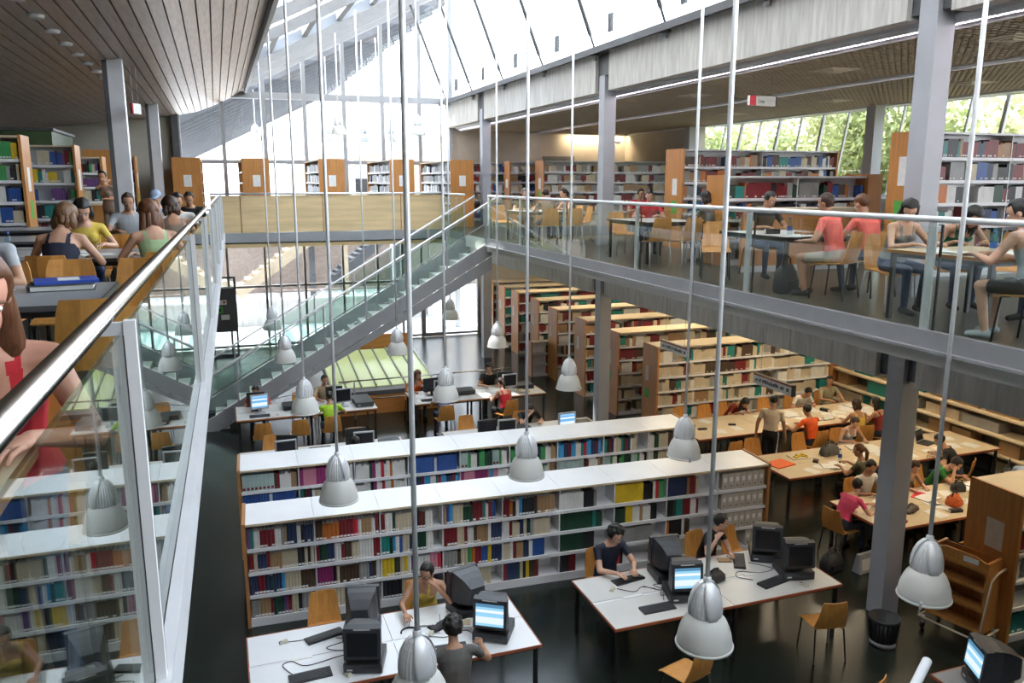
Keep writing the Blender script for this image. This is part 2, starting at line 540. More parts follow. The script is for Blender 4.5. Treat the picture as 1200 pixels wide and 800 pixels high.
PY = [3.0, 5.7, 8.4, 11.0, 13.6, 16.2, 18.8, 21.4, 24.2, 26.4, 28.7, 30.9]
for i, y in enumerate(PY):
    MB().bar((1.15, y, roof_z(1.15) - 0.14), (8.72, y, roof_z(8.72) - 0.14), 0.12, 0.24).obj('purlin', 'steel_grey', rf)
    y1 = PY[i + 1] if i + 1 < len(PY) else 31.3
    if abs(y - 21.4) > 0.01:
        sheet(y, y1).obj('roof_sheet', 'roof_white', rf)
MB().hexa([(1.15, 21.4, roof_z(1.15)), (8.72, 21.4, roof_z(8.72)), (8.72, 24.2, roof_z(8.72)), (1.15, 24.2, roof_z(1.15)), (1.15, 21.4, roof_z(1.15) + 0.02), (8.72, 21.4, roof_z(8.72) + 0.02), (8.72, 24.2, roof_z(8.72) + 0.02), (1.15, 24.2, roof_z(1.15) + 0.02)]).obj('pane', 'glass_solar', rf)
for k in range(8):
    xx = 1.6 + k * 0.95
    MB().bar((xx, 21.4, roof_z(xx) - 0.12), (xx, 24.2, roof_z(xx) - 0.12), 0.14, 0.22).obj('bracket', 'steel_grey', rf)
sheet(-14, 3).obj('roof_sheet', 'roof_white', rf)
# clerestory panes and the slender rods that stay the roof
cl = struct(MB().box(8.68, 8.74, -14, 31, 13.1, 13.3).obj('window_14', 'steel_light'), 'tall glass clerestory above the concrete beam')
RODY = [2.1, 5.2, 8.3, 11.4, 14.5, 17.65, 20.8, 24.0, 27.2, 30.5]
ys = [-14, -9.5, -5.5, -1.5] + RODY + [31]
for a, b in zip(ys, ys[1:]):
    MB().box(8.70, 8.715, a + 0.012, b - 0.012, 9.1, 13.1).obj('pane', 'glass_clear', cl)
for i, y in enumerate(RODY):
    MB().box(8.64, 8.70, y - 0.09, y - 0.03, 9.35, 9.75).box(8.64, 8.70, y + 0.03, y + 0.09, 9.35, 9.75).obj('clamp', 'steel_dark', cl)
    rd = thing('stay_rod', f'slender steel stay rod rising from the concrete beam to the roof, {ORD[i + 1]} from the front', 'stay rod', (8.3, y, 8.86), 0, 'stay rods of the roof')
    top = (-1.45, 0, 3.72)
    MB().tube([(0, 0, 0.06), (-0.12, 0, 0.36), (-0.14, 0, 0.41), (-1.3, 0, 3.36), top], [0.026, 0.026, 0.046, 0.046, 0.03], 10).obj('rod', 'steel_dark', rd, True)
    MB().box(-0.09, 0.06, -0.09, 0.09, -0.05, 0.03).bar((0, -0.03, 0), (0, -0.03, 0.13), 0.1, 0.012).bar((0, 0.03, 0), (0, 0.03, 0.13), 0.1, 0.012).obj('foot_bracket', 'steel_dark', rd)
    MB().box(-0.03, 0.03, -0.05, 0.05, -0.16, -0.05).obj('anchor', 'steel_grey', rd)
# ------------------------------------------------------------------ glass front at the far end
FX = [-1.1, 0.35, 1.75, 3.15, 4.55, 5.95, 7.35, 8.55]
fr = MB()
for x in FX:
    fr.box(x - 0.065, x + 0.065, 30.86, 31.06, UF, roof_z(max(1.2, x)) if x > 1.2 else 9.4)
wf = struct(fr.obj('window_15', 'steel_grey'), 'tall glass front at the far end above the bridge')
MB().box(-1.1, 8.55, 30.84, 31.08, 8.86, 9.08).obj('transom', 'steel_grey', wf)
MB().box(-1.1, 8.55, 30.88, 31.04, 6.63, 6.76).obj('transom', 'steel_grey', wf)
MB().box(-1.1, 8.55, 30.9, 31.04, UF, UF + 0.12).obj('transom', 'steel_light', wf)
for a, b in zip(FX, FX[1:]):
    for z0, z1 in ((UF + 0.12, 6.66), (6.73, 8.9)):
        MB().box(a + 0.05, b - 0.05, 30.97, 30.985, z0, z1).obj('pane', 'glass_solar', wf)
    z0, z1 = 9.06, roof_z(max(1.2, a)) - 0.2
    if z1 > z0 + 0.1:
        MB().box(a + 0.05, b - 0.05, 30.97, 30.985, z0, z1).obj('pane', 'glass_solar', wf)
GX = [-1.1, 0.2, 1.5, 2.9, 4.3, 5.6, 6.55, 7.3, 8.2, 9.6]
fr = MB()
for x in GX:
    fr.box(x - 0.04, x + 0.04, 30.9, 31.05, 0, 4.24)
wg = struct(fr.obj('window_16', 'steel_grey'), 'ground floor glazing under the bridge')
for z in (0.08, 2.25, 4.18):
    MB().box(-1.1, 9.6, 30.92, 31.03, z - 0.04, z + 0.04).obj('transom', 'steel_grey', wg)
for a, b in zip(GX, GX[1:]):
    if a != 7.3:
        MB().box(a + 0.04, b - 0.04, 30.97, 30.985, 0.12, 2.2).obj('pane', 'glass_solar', wg)
    MB().box(a + 0.04, b - 0.04, 30.97, 30.985, 2.3, 4.14).obj('pane', 'glass_solar', wg)
d = struct(MB().box(7.34, 7.42, 30.85, 30.95, 0.02, 2.2).box(8.08, 8.16, 30.85, 30.95, 0.02, 2.2).box(7.42, 8.08, 30.85, 30.95, 0.02, 0.16).box(7.42, 8.08, 30.85, 30.95, 2.1, 2.2).obj('door_2', 'steel_grey'), 'glass door with stickers beneath the stair')
MB().box(7.42, 8.08, 30.89, 30.9, 0.16, 2.1).obj('pane', 'glass_solar', d)
MB().box(7.44, 7.47, 30.8, 30.84, 0.9, 1.2).obj('handle', 'black_metal', d)
MB().box(7.62, 7.92, 30.87, 30.885, 1.98, 2.14).box(7.72, 7.82, 30.86, 30.87, 2.03, 2.09, 1).obj('sticker', ['paper', 'edge_red'], d)
MB().box(7.66, 7.94, 30.87, 30.885, 1.4, 1.62).obj('sticker', 'paper', d)
MB().box(6.7, 7.0, 30.87, 30.885, 1.3, 1.55).obj('sticker', 'paper', wg)
MB().box(7.5, 7.62, 30.87, 30.885, 1.7, 1.98).obj('sticker', 'green_note', d)

# entrance door leaf / kiosk seen under the bridge
kd = thing('glass_door', 'dark glazed entrance door with three stickers under the bridge', 'door', (-0.02, 29.6, 0))
kd.scale = (0.86, 1, 0.8)
MB().box(-0.5, -0.42, -0.04, 0.04, 0, 3.5).box(0.42, 0.5, -0.04, 0.04, 0, 3.5).box(-0.42, 0.42, -0.04, 0.04, 0, 0.12).box(-0.42, 0.42, -0.04, 0.04, 3.42, 3.5).box(-0.42, 0.42, -0.04, 0.04, 1.1, 1.2).box(-0.42, 0.42, -0.04, 0.04, 2.92, 3.0).obj('frame', 'steel_dark', kd)
MB().box(-0.42, 0.42, -0.01, 0.01, 1.2, 2.92).obj('door_panel', 'steel_dark', kd)
MB().box(-0.42, 0.42, -0.01, 0.01, 0.12, 1.1).box(-0.42, 0.42, -0.01, 0.01, 3.0, 3.42).obj('pane', 'glass_pane', kd)
MB().box(-0.2, 0.12, -0.06, -0.045, 2.3, 2.5).box(-0.03, 0.08, -0.066, -0.06, 2.36, 2.45, 1).obj('no_entry_sticker', ['paper', 'edge_red'], kd)
q = MB().box(-0.26, -0.04, -0.06, -0.045, 1.93, 2.22).box(-0.19, -0.11, -0.066, -0.06, 2.0, 2.15, 1).obj('exit_sticker', ['green_note', 'black_plastic'], kd)
MB().box(-0.12, 0.2, -0.06, -0.045, 1.64, 1.86).obj('notice_sheet', 'paper', kd)
MB().tube([(-0.36, -0.09, 1.2), (-0.36, -0.09, 1.5)], 0.025, 8).obj('handle', 'black_metal', kd)

# ------------------------------------------------------------------ outdoors beyond the glass
struct(MB().box(-30, 60, 31.25, 95, -0.16, -0.06).obj('ground', 'terrace'), 'sunlit pale terrace outside')
struct(MB().box(16.6, 60, -40, 31.25, -0.16, -0.06).obj('ground', 'timber_out'), 'ground beside the glazed wing')
lw = thing('retaining_wall', 'low concrete retaining wall across the terrace outside', 'wall', (0, 36, -0.06))
MB().box(-9, 9, 0, 0.3, 0, 1.05).obj('wall_body', 'concrete', lw)
MB().box(-9.05, 9.05, -0.05, 0.35, 1.05, 1.12).obj('coping', 'terrace', lw)
lw = thing('retaining_wall', 'higher concrete retaining wall with ledge, further out on the terrace', 'wall', (0, 47, -0.06))
MB().box(-16, 20, 0, 0.4, 0, 2.6).obj('wall_body', 'brick_out', lw)
MB().box(-16, 20, -0.1, 0.45, 2.6, 2.75).obj('coping', 'terrace', lw)


def out_stair(label, x0, z0, x1, z1, y, m):
    t = thing('outdoor_stair', label, 'stair', (0, y, 0))
    for dy in (0, 1.6):
        MB().bar((x0, dy, z0), (x1, dy, z1), 0.12, 0.45).obj('stringer', m, t)
    n = 14
    for k in range(n):
        f = (k + 0.5) / n
        xx, zz = x0 + (x1 - x0) * f, z0 + (z1 - z0) * f
        MB().box(xx - 0.18, xx + 0.18, 0.06, 1.54, zz + 0.2, zz + 0.27).obj('tread', m, t)
    MB().box(x1 - 0.1, x1 + 0.1, 0.7, 0.9, -0.06, z1).obj('post', m, t)
    return t


out_stair('pale timber stair rising outside beyond the bridge', 0.6, 1.0, 5.6, 4.6, 38.5, 'timber_out')
out_stair('pale timber stair descending outside beside the dark door', -3.4, 3.4, 0.4, 1.1, 38.5, 'timber_out')
out_stair('dark steel stair outside under the concrete canopy', 5.2, 1.1, 8.6, 3.9, 41, 'steel_dark')
for i, (x, y, w) in enumerate(((-0.2, 43, 3.6), (4.6, 45, 3.6), (9.5, 44, 4.2))):
    a = thing('concrete_canopy', f'grey concrete canopy slab on one post outside, {ORD[i + 1]} from the dark door', 'canopy', (x, y, 0))
    MB().box(-w / 2, w / 2, -1.2, 1.2, 3.0, 3.35).obj('slab', 'concrete', a)
    MB().box(-0.15, 0.15, -0.15, 0.15, -0.06, 3.0).obj('post', 'steel_dark', a)
a = thing('outdoor_bench', 'long brown slatted bench on the terrace outside the ground floor glazing', 'bench', (5.5, 39.5, -0.06))
for k in range(5):
    MB().box(-3.2, 3.2, k * 0.14, k * 0.14 + 0.11, 0.95, 1.0).obj('slat', 'brick_out', a)
for x in (-3, 0, 3):
    MB().box(x - 0.06, x + 0.06, 0.05, 0.6, 0, 0.95).obj('leg', 'concrete', a)
# pergola continuing the roof slope outside
pg = thing('pergola', 'pale slatted pergola roof outside, sloping on from the atrium roof', 'pergola', (0, 33, 0))
for k in range(20):
    yy = k * 2.1
    MB().bar((-2.5, yy, 7.6), (9.5, yy, 13.4), 0.14, 0.3).obj('rafter', 'slate_out', pg)
for k in range(26):
    xx = -2.5 + k * 0.47
    MB().box(xx, xx + 0.2, 0, 40.5, 7.85 + (xx + 2.5) * 0.483, 7.93 + (xx + 2.5) * 0.483).obj('slat', 'brick_out', pg)
for x, z in ((-2.3, 7.6), (9.3, 13.2)):
    for yy in (0, 13.5, 27, 40):
        MB().box(x - 0.12, x + 0.12, yy - 0.12, yy + 0.12, -0.06, z).obj('post', 'steel_light', pg)
# building across the terrace
bd = thing('pale_building', 'pale rendered building with a sloping parapet across the terrace', 'building', (4, 62, -0.06))
MB().hexa([(1, 0, 0), (16, 0, 0), (16, 10, 0), (1, 10, 0), (1, 0, 6.8), (16, 0, 10.6), (16, 10, 10.6), (1, 10, 6.8)]).obj('wall_body', 'timber_out', bd)
MB().bar((1, -0.05, 7.0), (16, -0.05, 10.8), 0.3, 0.9).obj('parapet', 'concrete', bd)
for k in range(5):
    f = MB().box(3 + k * 2.5, 4.4 + k * 2.5, -0.08, 0.02, 2.2, 4.2).obj('window_frame', 'steel_light', bd)
    MB().box(3.1 + k * 2.5, 4.3 + k * 2.5, -0.09, -0.08, 2.3, 4.1).obj('pane', 'screen_off', f)
    f = MB().box(3 + k * 2.5, 4.4 + k * 2.5, -0.08, 0.02, 5.2, 6.4).obj('window_frame', 'steel_light', bd)
    MB().box(3.1 + k * 2.5, 4.3 + k * 2.5, -0.09, -0.08, 5.3, 6.3).obj('pane', 'screen_off', f)
# trees outside the slanted windows
mat('leaf', (0.24, 0.27, 0.10), 0.55, var=0.4, scale=0.6, trans=0.4)
mat('leaf_pale', (0.46, 0.47, 0.24), 0.55, var=0.4, scale=0.6, trans=0.4)
mat('bark', (0.12, 0.085, 0.06), 0.9, var=0.3, scale=6)


def leaf_mesh(seed, m, R0):
    rs = np.random.RandomState(seed)
    n = 3600
    blob = rs.normal(size=(16, 3)) * R0 * np.array([0.42, 0.42, 0.45])
    c = blob[rs.randint(0, 16, n)] + rs.normal(size=(n, 3)) * R0 * 0.2
    a = rs.normal(size=(n, 3))
    a /= np.linalg.norm(a, axis=1)[:, None]
    b = np.cross(a, rs.normal(size=(n, 3)))
    b /= np.linalg.norm(b, axis=1)[:, None]
    L = 0.12 + 0.09 * rs.rand(n, 1)
    v = np.stack([c - a * L, c + b * L * 0.45, c + a * L, c - b * L * 0.45], 1).reshape(-1, 3)
    me = bpy.data.meshes.new('crown')
    me.from_pydata(v.tolist(), [], np.arange(4 * n).reshape(-1, 4).tolist())
    me.materials.append(M[m])
    return me


lm = [leaf_mesh(1, 'leaf', 2.4), leaf_mesh(2, 'leaf_pale', 2.4)]
TR = [(22, 6, 1), (23.5, 10, 0), (21.5, 14, 1), (24, 18, 1), (22, 22, 0), (23, 26.5, 1), (25, 31, 0), (27, 12, 1), (28, 20, 1), (28, 28, 1), (26, 36, 1), (21, 34, 0)]
TN = ['pale leafy tree', 'dark leafy tree']
for i, (x, y, k) in enumerate(TR):
    t = thing('tree', uniq(('pale' if k else 'dark') + ' green leafy tree outside the slanted windows'), 'tree', (x, y, -0.06), i * 0.9, 'trees outside the windows')
    MB().tube([(0, 0, 0), (0.1, 0.05, 2.5), (-0.05, 0.1, 5), (0, 0, 7.5)], [0.22, 0.17, 0.12, 0.05], 8).obj('trunk', 'bark', t, True)
    for j in range(2):
        c = bpy.data.objects.new('crown', lm[k])
        put(c, t, ((j - 0.5) * 1.2, (0.5 - j) * 1.0, 5.0 + j * 2.2), j * 2.1)
        c['kind'] = 'stuff'

# ------------------------------------------------------------------ balustrades
bl = thing('glass_balustrade', 'glass balustrade with grey handrail along the upper floor on the glazed side', 'balustrade', (6.62, 0, UF))
PB = [-0.03, 3.1, 6.22, 9.2, 12.3, 15.4, 18.0, 20.35]
MB().tube([(0, -2.5, 1.1), (0, 20.35, 1.1)], 0.032, 12).obj('handrail', 'alu', bl, True)
for y in PB:
    MB().box(-0.012, 0.012, y - 0.05, y + 0.05, -0.16, 1.07).box(0.02, 0.035, y - 0.1, y - 0.075, 0, 1.05, 1).obj('post', ['alu', 'black_metal'], bl)
for a, b in zip([-2.5] + PB, PB):
    m_ = (a + b) / 2
    for c, d in ((a, m_), (m_, b)):
        MB().box(-0.035, -0.023, c + 0.01, d - 0.01, 0.03, 1.03).obj('pane', 'glass_pane', bl)
# stair head return
MB().tube([(0, 22.6, 1.1), (0, 25, 1.1)], 0.032, 12).obj('handrail', 'alu', bl, True)
MB().box(-0.035, -0.023, 22.62, 24.95, 0.03, 1.03).obj('pane', 'glass_pane', bl)
br = thing('bridge_balustrade', 'tan tinted balustrade panels along the bridge', 'balustrade', (0, 25, UF))
MB().tube([(-0.2, 0, 1.12), (6.62, 0, 1.12)], 0.03, 10).obj('handrail', 'alu', br, True)
xs = [-0.2, 0.62, 2.95, 5.3, 6.6]
for a, b in zip(xs, xs[1:]):
    MB().box(a + 0.012, b - 0.012, 0.02, 0.05, 0.01, 1.07).obj('tinted_panel', 'tan_panel', br)
    MB().box(b - 0.03, b + 0.03, 0.055, 0.08, 0, 1.08).obj('post', 'maple_dark', br)
# near balustrade on the slatted side; its rail runs a touch off the void's axis
mat('post_white', (0.82, 0.82, 0.83), 0.35, var=0.03, scale=6)
bn = thing('glass_balustrade', 'near glass balustrade with shiny stainless handrail on the slatted side', 'balustrade', (0, 0, UF))


def lx(y):
    return -0.352 + 0.0165 * y


MB().tube([(lx(0.2), 0.2, 1.10), (lx(24.9), 24.9, 1.10)], 0.026, 24).obj('handrail', 'stainless', bn, True)
NP = [0.25, 2.42, 6.3, 9.4, 12.5, 15.6, 18.7, 21.8, 24.85]
for y in NP:
    x = lx(y) + 0.05
    MB().box(x, x + 0.03, y - 0.017, y + 0.017, -0.1, 1.09).obj('post', 'post_white', bn)
    MB().box(x - 0.02, x + 0.03, y + 0.018, y + 0.03, 0.02, 1.07).obj('gasket', 'black_plastic', bn)
    MB().box(x - 0.06, x + 0.01, y - 0.012, y + 0.012, 1.05, 1.085).obj('rail_bracket', 'steel_light', bn)
for a, b in zip(NP, NP[1:]):
    xa, xb = lx(a) + 0.036, lx(b) + 0.036
    MB().hexa([(xa, a + 0.02, 0.0), (xa + 0.012, a + 0.02, 0.0), (xb + 0.012, b - 0.02, 0.0), (xb, b - 0.02, 0.0), (xa, a + 0.02, 1.06), (xa + 0.012, a + 0.02, 1.06), (xb + 0.012, b - 0.02, 1.06), (xb, b - 0.02, 1.06)]).obj('pane', 'glass_left', bn)
# stair handrail ends in the near corner
for i, (a, b) in enumerate((((3.45, 3.2, 2.86), (4.08, 3.55, 3.0)), ((4.0, 2.95, 2.9), (5.0, 3.4, 3.08)))):
    h = thing('stair_handrail', ('short' if i == 0 else 'longer') + ' stainless handrail end of a lower stair in the near corner', 'handrail', (0, 0, 0))
    a, b = Vector(a), Vector(b)
    MB().tube([a, b], 0.03, 16).obj('rail', 'alu', h, True)
    q = a.lerp(b, 0.15)
    MB().tube([(q.x, q.y, q.z - 0.02), (q.x, q.y, 0)], 0.02, 10).obj('post', 'steel_grey', h, True)

# ------------------------------------------------------------------ staircase
st = thing('staircase', 'grey steel staircase with pale treads and glass sides climbing to the upper floor', 'staircase', (0, 20.5, 0))
A, B = Vector((6.75, 0, 4.5)), Vector((-1.05, 0, 0.02))      # top edge line of the stringer


def sp(f, dy=0, dz=0):
    p = A.lerp(B, f)
    return (p.x, dy, p.z + dz)


for nm, dy in (('stringer', 0), ('stringer', 2.0)):
    s_ = MB()
    (x0, _, z0), (x1, _, z1) = sp(0), sp(1)
    s_.hexa([(x1 - 0.15, dy, 0), (x1 + 0.75, dy, 0), (x1 + 0.75, dy + 0.07, 0), (x1 - 0.15, dy + 0.07, 0), (x1, dy, z1 + 0.03), (x1 + 0.75, dy, z1 + 0.40), (x1 + 0.75, dy + 0.07, z1 + 0.40), (x1, dy + 0.07, z1 + 0.03)])
    k = 0.75
    zk = z0 + (z1 - z0) * ((x1 + k - x0) / (x1 - x0))
    for lo_, hi_, yy in ((-0.40, -0.02, dy), (-0.78, -0.43, dy + 0.008)):
        xa = x1 + k
        s_.hexa([(xa, yy, max(0, zk + lo_)), (x0, yy, z0 + lo_), (x0, yy + 0.06, z0 + lo_), (xa, yy + 0.06, max(0, zk + lo_)), (xa, yy, max(0.02, zk + hi_)), (x0, yy, z0 + hi_), (x0, yy + 0.06, z0 + hi_), (xa, yy + 0.06, max(0.02, zk + hi_))])
    s_.obj(nm, 'steel_grey', st)
NT = 26
for k in range(NT):
    f = (k + 0.6) / (NT + 0.4)
    p = A.lerp(B, f)
    MB().box(p.x - 0.17, p.x + 0.16, 0.08, 1.96, p.z - 0.48, p.z - 0.40).box(p.x - 0.17, p.x - 0.155, 0.08, 1.96, p.z - 0.56, p.z - 0.48).obj('tread', 'stair_tread', st)
for dy in (0.03, 2.03):
    MB().tube([sp(-0.02, dy, 1.02), sp(0.96, dy, 1.02), sp(1.0, dy, 0.9)], 0.024, 8).obj('handrail', 'alu', st, True)
    MB().tube([sp(0.02, dy, 0.52), sp(0.97, dy, 0.52)], 0.012, 6).obj('rail', 'steel_grey', st, True)
    for k in range(7):
        f0, f1 = 0.02 + k * 0.137, 0.02 + (k + 1) * 0.137 - 0.006
        a0, a1, b0, b1 = sp(f0, dy, 0.02), sp(f1, dy, 0.02), sp(f0, dy, 0.95), sp(f1, dy, 0.95)
        MB().hexa([a1, a0, (a0[0], dy + 0.012, a0[2]), (a1[0], dy + 0.012, a1[2]), b1, b0, (b0[0], dy + 0.012, b0[2]), (b1[0], dy + 0.012, b1[2])]).obj('pane', 'glass_green', st)
        MB().box(a0[0] - 0.02, a0[0] + 0.02, dy - 0.01, dy + 0.0, a0[2] - 0.2, a0[2] + 1.0).obj('post', 'steel_grey', st)
# railing round the stair well
rl = thing('well_railing', 'thin metal railing crossing behind the computer desks below the stair', 'railing', (0, 20.42, 0))
for x in (-0.9, 3.0, 5.2, 7.0):
    MB().tube([(x, 0, 0), (x, 0, 1.0)], 0.02, 8).obj('post', 'steel_grey', rl, True)
for z in (0.5, 1.0):
    MB().tube([(2.6, 0, z), (7.2, 0, z + 0.02)], 0.018, 8).obj('rail', 'stainless', rl, True)
MB().tube([(-0.95, -0.05, 0.45), (2.9, -0.05, 1.0)], 0.012, 8).obj('rail', 'steel_grey', rl, True)
# glazed basement light: sloping glass between two ochre fascias
bs = thing('basement_skylight', 'sloping green lit glass roof with glazing bars and ochre fascias below the stair', 'skylight', (0, 20.75, 0))
MB().box(2.55, 5.35, 0, 0.06, 0.0, 0.5).obj('fascia', 'ochre', bs)
MB().box(2.55, 5.35, 0.0, 0.5, 0.5, 0.62).obj('sill', 'steel_dark', bs)
MB().hexa([(2.5, 0.5, 0.58), (5.3, 0.5, 0.58), (5.3, 0.5, 0.6), (2.5, 0.5, 0.6), (2.5, 0.52, 0.62), (5.3, 0.52, 0.62), (5.45, 4.0, 0.86), (2.5, 4.0, 0.86)]).obj('sill', 'steel_dark', bs)
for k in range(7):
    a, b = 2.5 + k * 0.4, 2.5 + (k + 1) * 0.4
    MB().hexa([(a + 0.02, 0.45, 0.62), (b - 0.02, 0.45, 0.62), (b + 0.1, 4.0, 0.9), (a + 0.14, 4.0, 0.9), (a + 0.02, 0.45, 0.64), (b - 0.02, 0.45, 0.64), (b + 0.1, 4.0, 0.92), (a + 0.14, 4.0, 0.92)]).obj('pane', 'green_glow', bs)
    MB().bar((a, 0.45, 0.66), (a + 0.12, 4.0, 0.94), 0.035, 0.05).obj('glazing_bar', 'steel_grey', bs)
MB().bar((5.3, 0.45, 0.66), (5.45, 4.0, 0.94), 0.06, 0.06).obj('glazing_bar', 'steel_light', bs)
MB().box(2.4, 5.5, 4.1, 4.16, 0.86, 1.35).obj('fascia', 'ochre', bs)
# ------------------------------------------------------------------ books and bookcases
BC = dict(R=(0.20, 0.018, 0.025), r=(0.55, 0.025, 0.045), C=(0.58, 0.50, 0.36), W=(0.72, 0.71, 0.68), N=(0.025, 0.04, 0.10), B=(0.03, 0.09, 0.32),
          L=(0.05, 0.32, 0.62), G=(0.015, 0.055, 0.035), g=(0.06, 0.32, 0.10), T=(0.02, 0.22, 0.20), K=(0.02, 0.02, 0.024), O=(0.55, 0.16, 0.03),
          Y=(0.72, 0.50, 0.03), M=(0.28, 0.03, 0.14), P=(0.16, 0.07, 0.22), D=(0.36, 0.22, 0.11), d=(0.075, 0.045, 0.028), S=(0.30, 0.30, 0.29), I=(0.62, 0.24, 0.32), A=(0.38, 0.50, 0.48))
BNAME = dict(R='dark red', r='bright red', C='cream', W='white', N='navy', B='blue', L='light blue', G='dark green', g='green', T='teal', K='black', O='orange', Y='yellow', M='magenta', P='purple', D='tan', d='dark brown', S='grey', I='pink', A='mint grey')
for k, c in BC.items():
    mat('cover_' + k + ('x' if k.islower() else ''), c, 0.45, var=0.12, scale=5)
BK = list(BC)


def bm_(k):
    return 'cover_' + k + ('x' if k.islower() else '')


BMESH = {}


def book_mesh(k, lab):
    q = BMESH.get((k, lab))
    if q is None:
        mb = MB().box(0, 0.07, 0, 1, 0, 1).box(0.93, 1, 0, 1, 0, 1)
        mb.hexa([(0.07, 0, 0), (0.5, -0.03, 0), (0.93, 0, 0), (0.93, 0.07, 0), (0.07, 0, 1), (0.5, -0.03, 1), (0.93, 0, 1), (0.93, 0.07, 1)])
        mb.hexa([(0.07, 0, 0), (0.93, 0, 0), (0.93, 0.07, 0), (0.07, 0.07, 0), (0.07, 0, 1), (0.93, 0, 1), (0.93, 0.07, 1), (0.07, 0.07, 1)])
        mb.box(0.07, 0.93, 0.07, 0.96, 0.02, 0.97, 1)
        if lab:
            mb.hexa([(0.06, -0.004, 0.05), (0.5, -0.036, 0.05), (0.94, -0.004, 0.05), (0.94, 0.004, 0.05), (0.06, -0.004, 0.15), (0.5, -0.036, 0.15), (0.94, -0.004, 0.15), (0.94, 0.004, 0.15)], 1)
        q = BMESH[(k, lab)] = mb.mesh('book', [bm_(k), 'paper'])
    return q


# everything past the 300 books that show largest goes into one object
SV, SF, SM = [], [], []


def stuff_box(mx, x0, x1, y0, y1, z0, z1, k, lean=0.0):
    n = len(SV)
    for x, y, z in ((x0, y0, z0), (x1, y0, z0), (x1, y1, z0), (x0, y1, z0), (x0 + lean, y0, z1), (x1 + lean, y0, z1), (x1 + lean, y1, z1), (x0 + lean, y1, z1)):
        SV.append(tuple(mx @ Vector((x, y, z))))
    for q in ((4, 5, 6, 7), (0, 1, 5, 4), (1, 2, 6, 5), (3, 0, 4, 7)):
        SF.append(tuple(n + i for i in q))
        SM.append(BK.index(k))


def fill_row(mx, x0, x1, z, hmax, pal, rs, full=0.93, thick=0.04, yf=0.03, depth=0.19):
    x = x0 + 0.01
    while x < x1 - thick:
        if rs.rand() > full:
            x += rs.uniform(0.08, 0.3)
            continue
        k = pal[rs.randint(len(pal))]
        run = rs.randint(1, 5) if rs.rand() < 0.8 else rs.randint(5, 9)
        h = hmax * rs.uniform(0.68, 0.95)
        t = thick * rs.uniform(0.65, 1.35)
        for _ in range(run):
            if x + t > x1 - 0.01:
                break
            hh = h * (1 if run > 3 else rs.uniform(0.9, 1.05))
            stuff_box(mx, x, x + t - 0.003, yf, yf + depth, z, z + min(hh, hmax * 0.97), k)
            if run > 1 and rs.rand() < 0.5:
                stuff_box(mx, x + 0.004, x + t - 0.007, yf - 0.003, yf, z + 0.02, z + 0.045, 'W')
            x += t


def bookcase(label, loc, rz, L, D, H, rows, bays=1, panel='maple', top='birch', face='shelf_white', z0=0.1, notice=(), group=None, ends=(1, 1), topedge='birch', name='bookcase'):
    t = thing(name, label, 'bookcase', loc, rz, group)
    pm = MB().box(-0.022, 0.022, -0.025, D + 0.025, 0, H + 0.015).mesh('end_panel', panel)
    for i, x in enumerate((-0.022, L + 0.022)):
        if ends[i]:
            p = put(bpy.data.objects.new('end_panel', pm), t, (x, 0, 0))
            if i == 0 or len(notice) > 2:
                for (mt, y, z, w, h) in notice:
                    sx_ = -0.026 if i == 0 else 0.022
                    MB().box(sx_, sx_ + 0.004, y - w / 2, y + w / 2, z - h / 2, z + h / 2).obj('notice_sheet', mt, p)
    bw = L / bays
    pitch = (H - 0.03 - z0) / rows
    tm = MB().box(0.002, bw - 0.002, -0.012, D + 0.012, H - 0.03, H).mesh('top_panel', top)
    em = MB().box(0.002, bw - 0.002, -0.02, -0.012, H - 0.032, H + 0.001).mesh('edge_band', topedge)
    sm = MB().box(0.004, bw - 0.004, 0, D / 2 - 0.012, -0.012, 0).box(0.004, bw - 0.004, -0.004, 0.006, -0.045, 0.004).mesh('shelf', face)
    um = MB().box(-0.008, 0.008, 0.02, D - 0.02, 0.02, H - 0.03).mesh('upright', face)
    for b in range(bays):
        tp = put(bpy.data.objects.new('top_panel', tm), t, (b * bw, 0, 0))
        put(bpy.data.objects.new('edge_band', em), tp)
        for r in range(rows):
            put(bpy.data.objects.new('shelf', sm), t, (b * bw, 0, z0 + r * pitch))
        if b:
            put(bpy.data.objects.new('upright', um), t, (b * bw, 0, 0))
    MB().box(0, L, D / 2 - 0.01, D / 2 + 0.01, z0, H - 0.03).obj('back_panel', face, t)
    MB().box(0.0, L, 0.0, D, 0.0, z0 - 0.045).obj('plinth', face, t)
    sm2 = MB().box(0.004, L - 0.004, D / 2 + 0.012, D, -0.012, 0).mesh('shelf', face)
    for r in range(rows):
        put(bpy.data.objects.new('shelf', sm2), t, (0, 0, z0 + r * pitch))
    return t, Matrix.Translation(loc) @ Matrix.Rotation(rz, 4, 'Z'), z0, pitch, bw


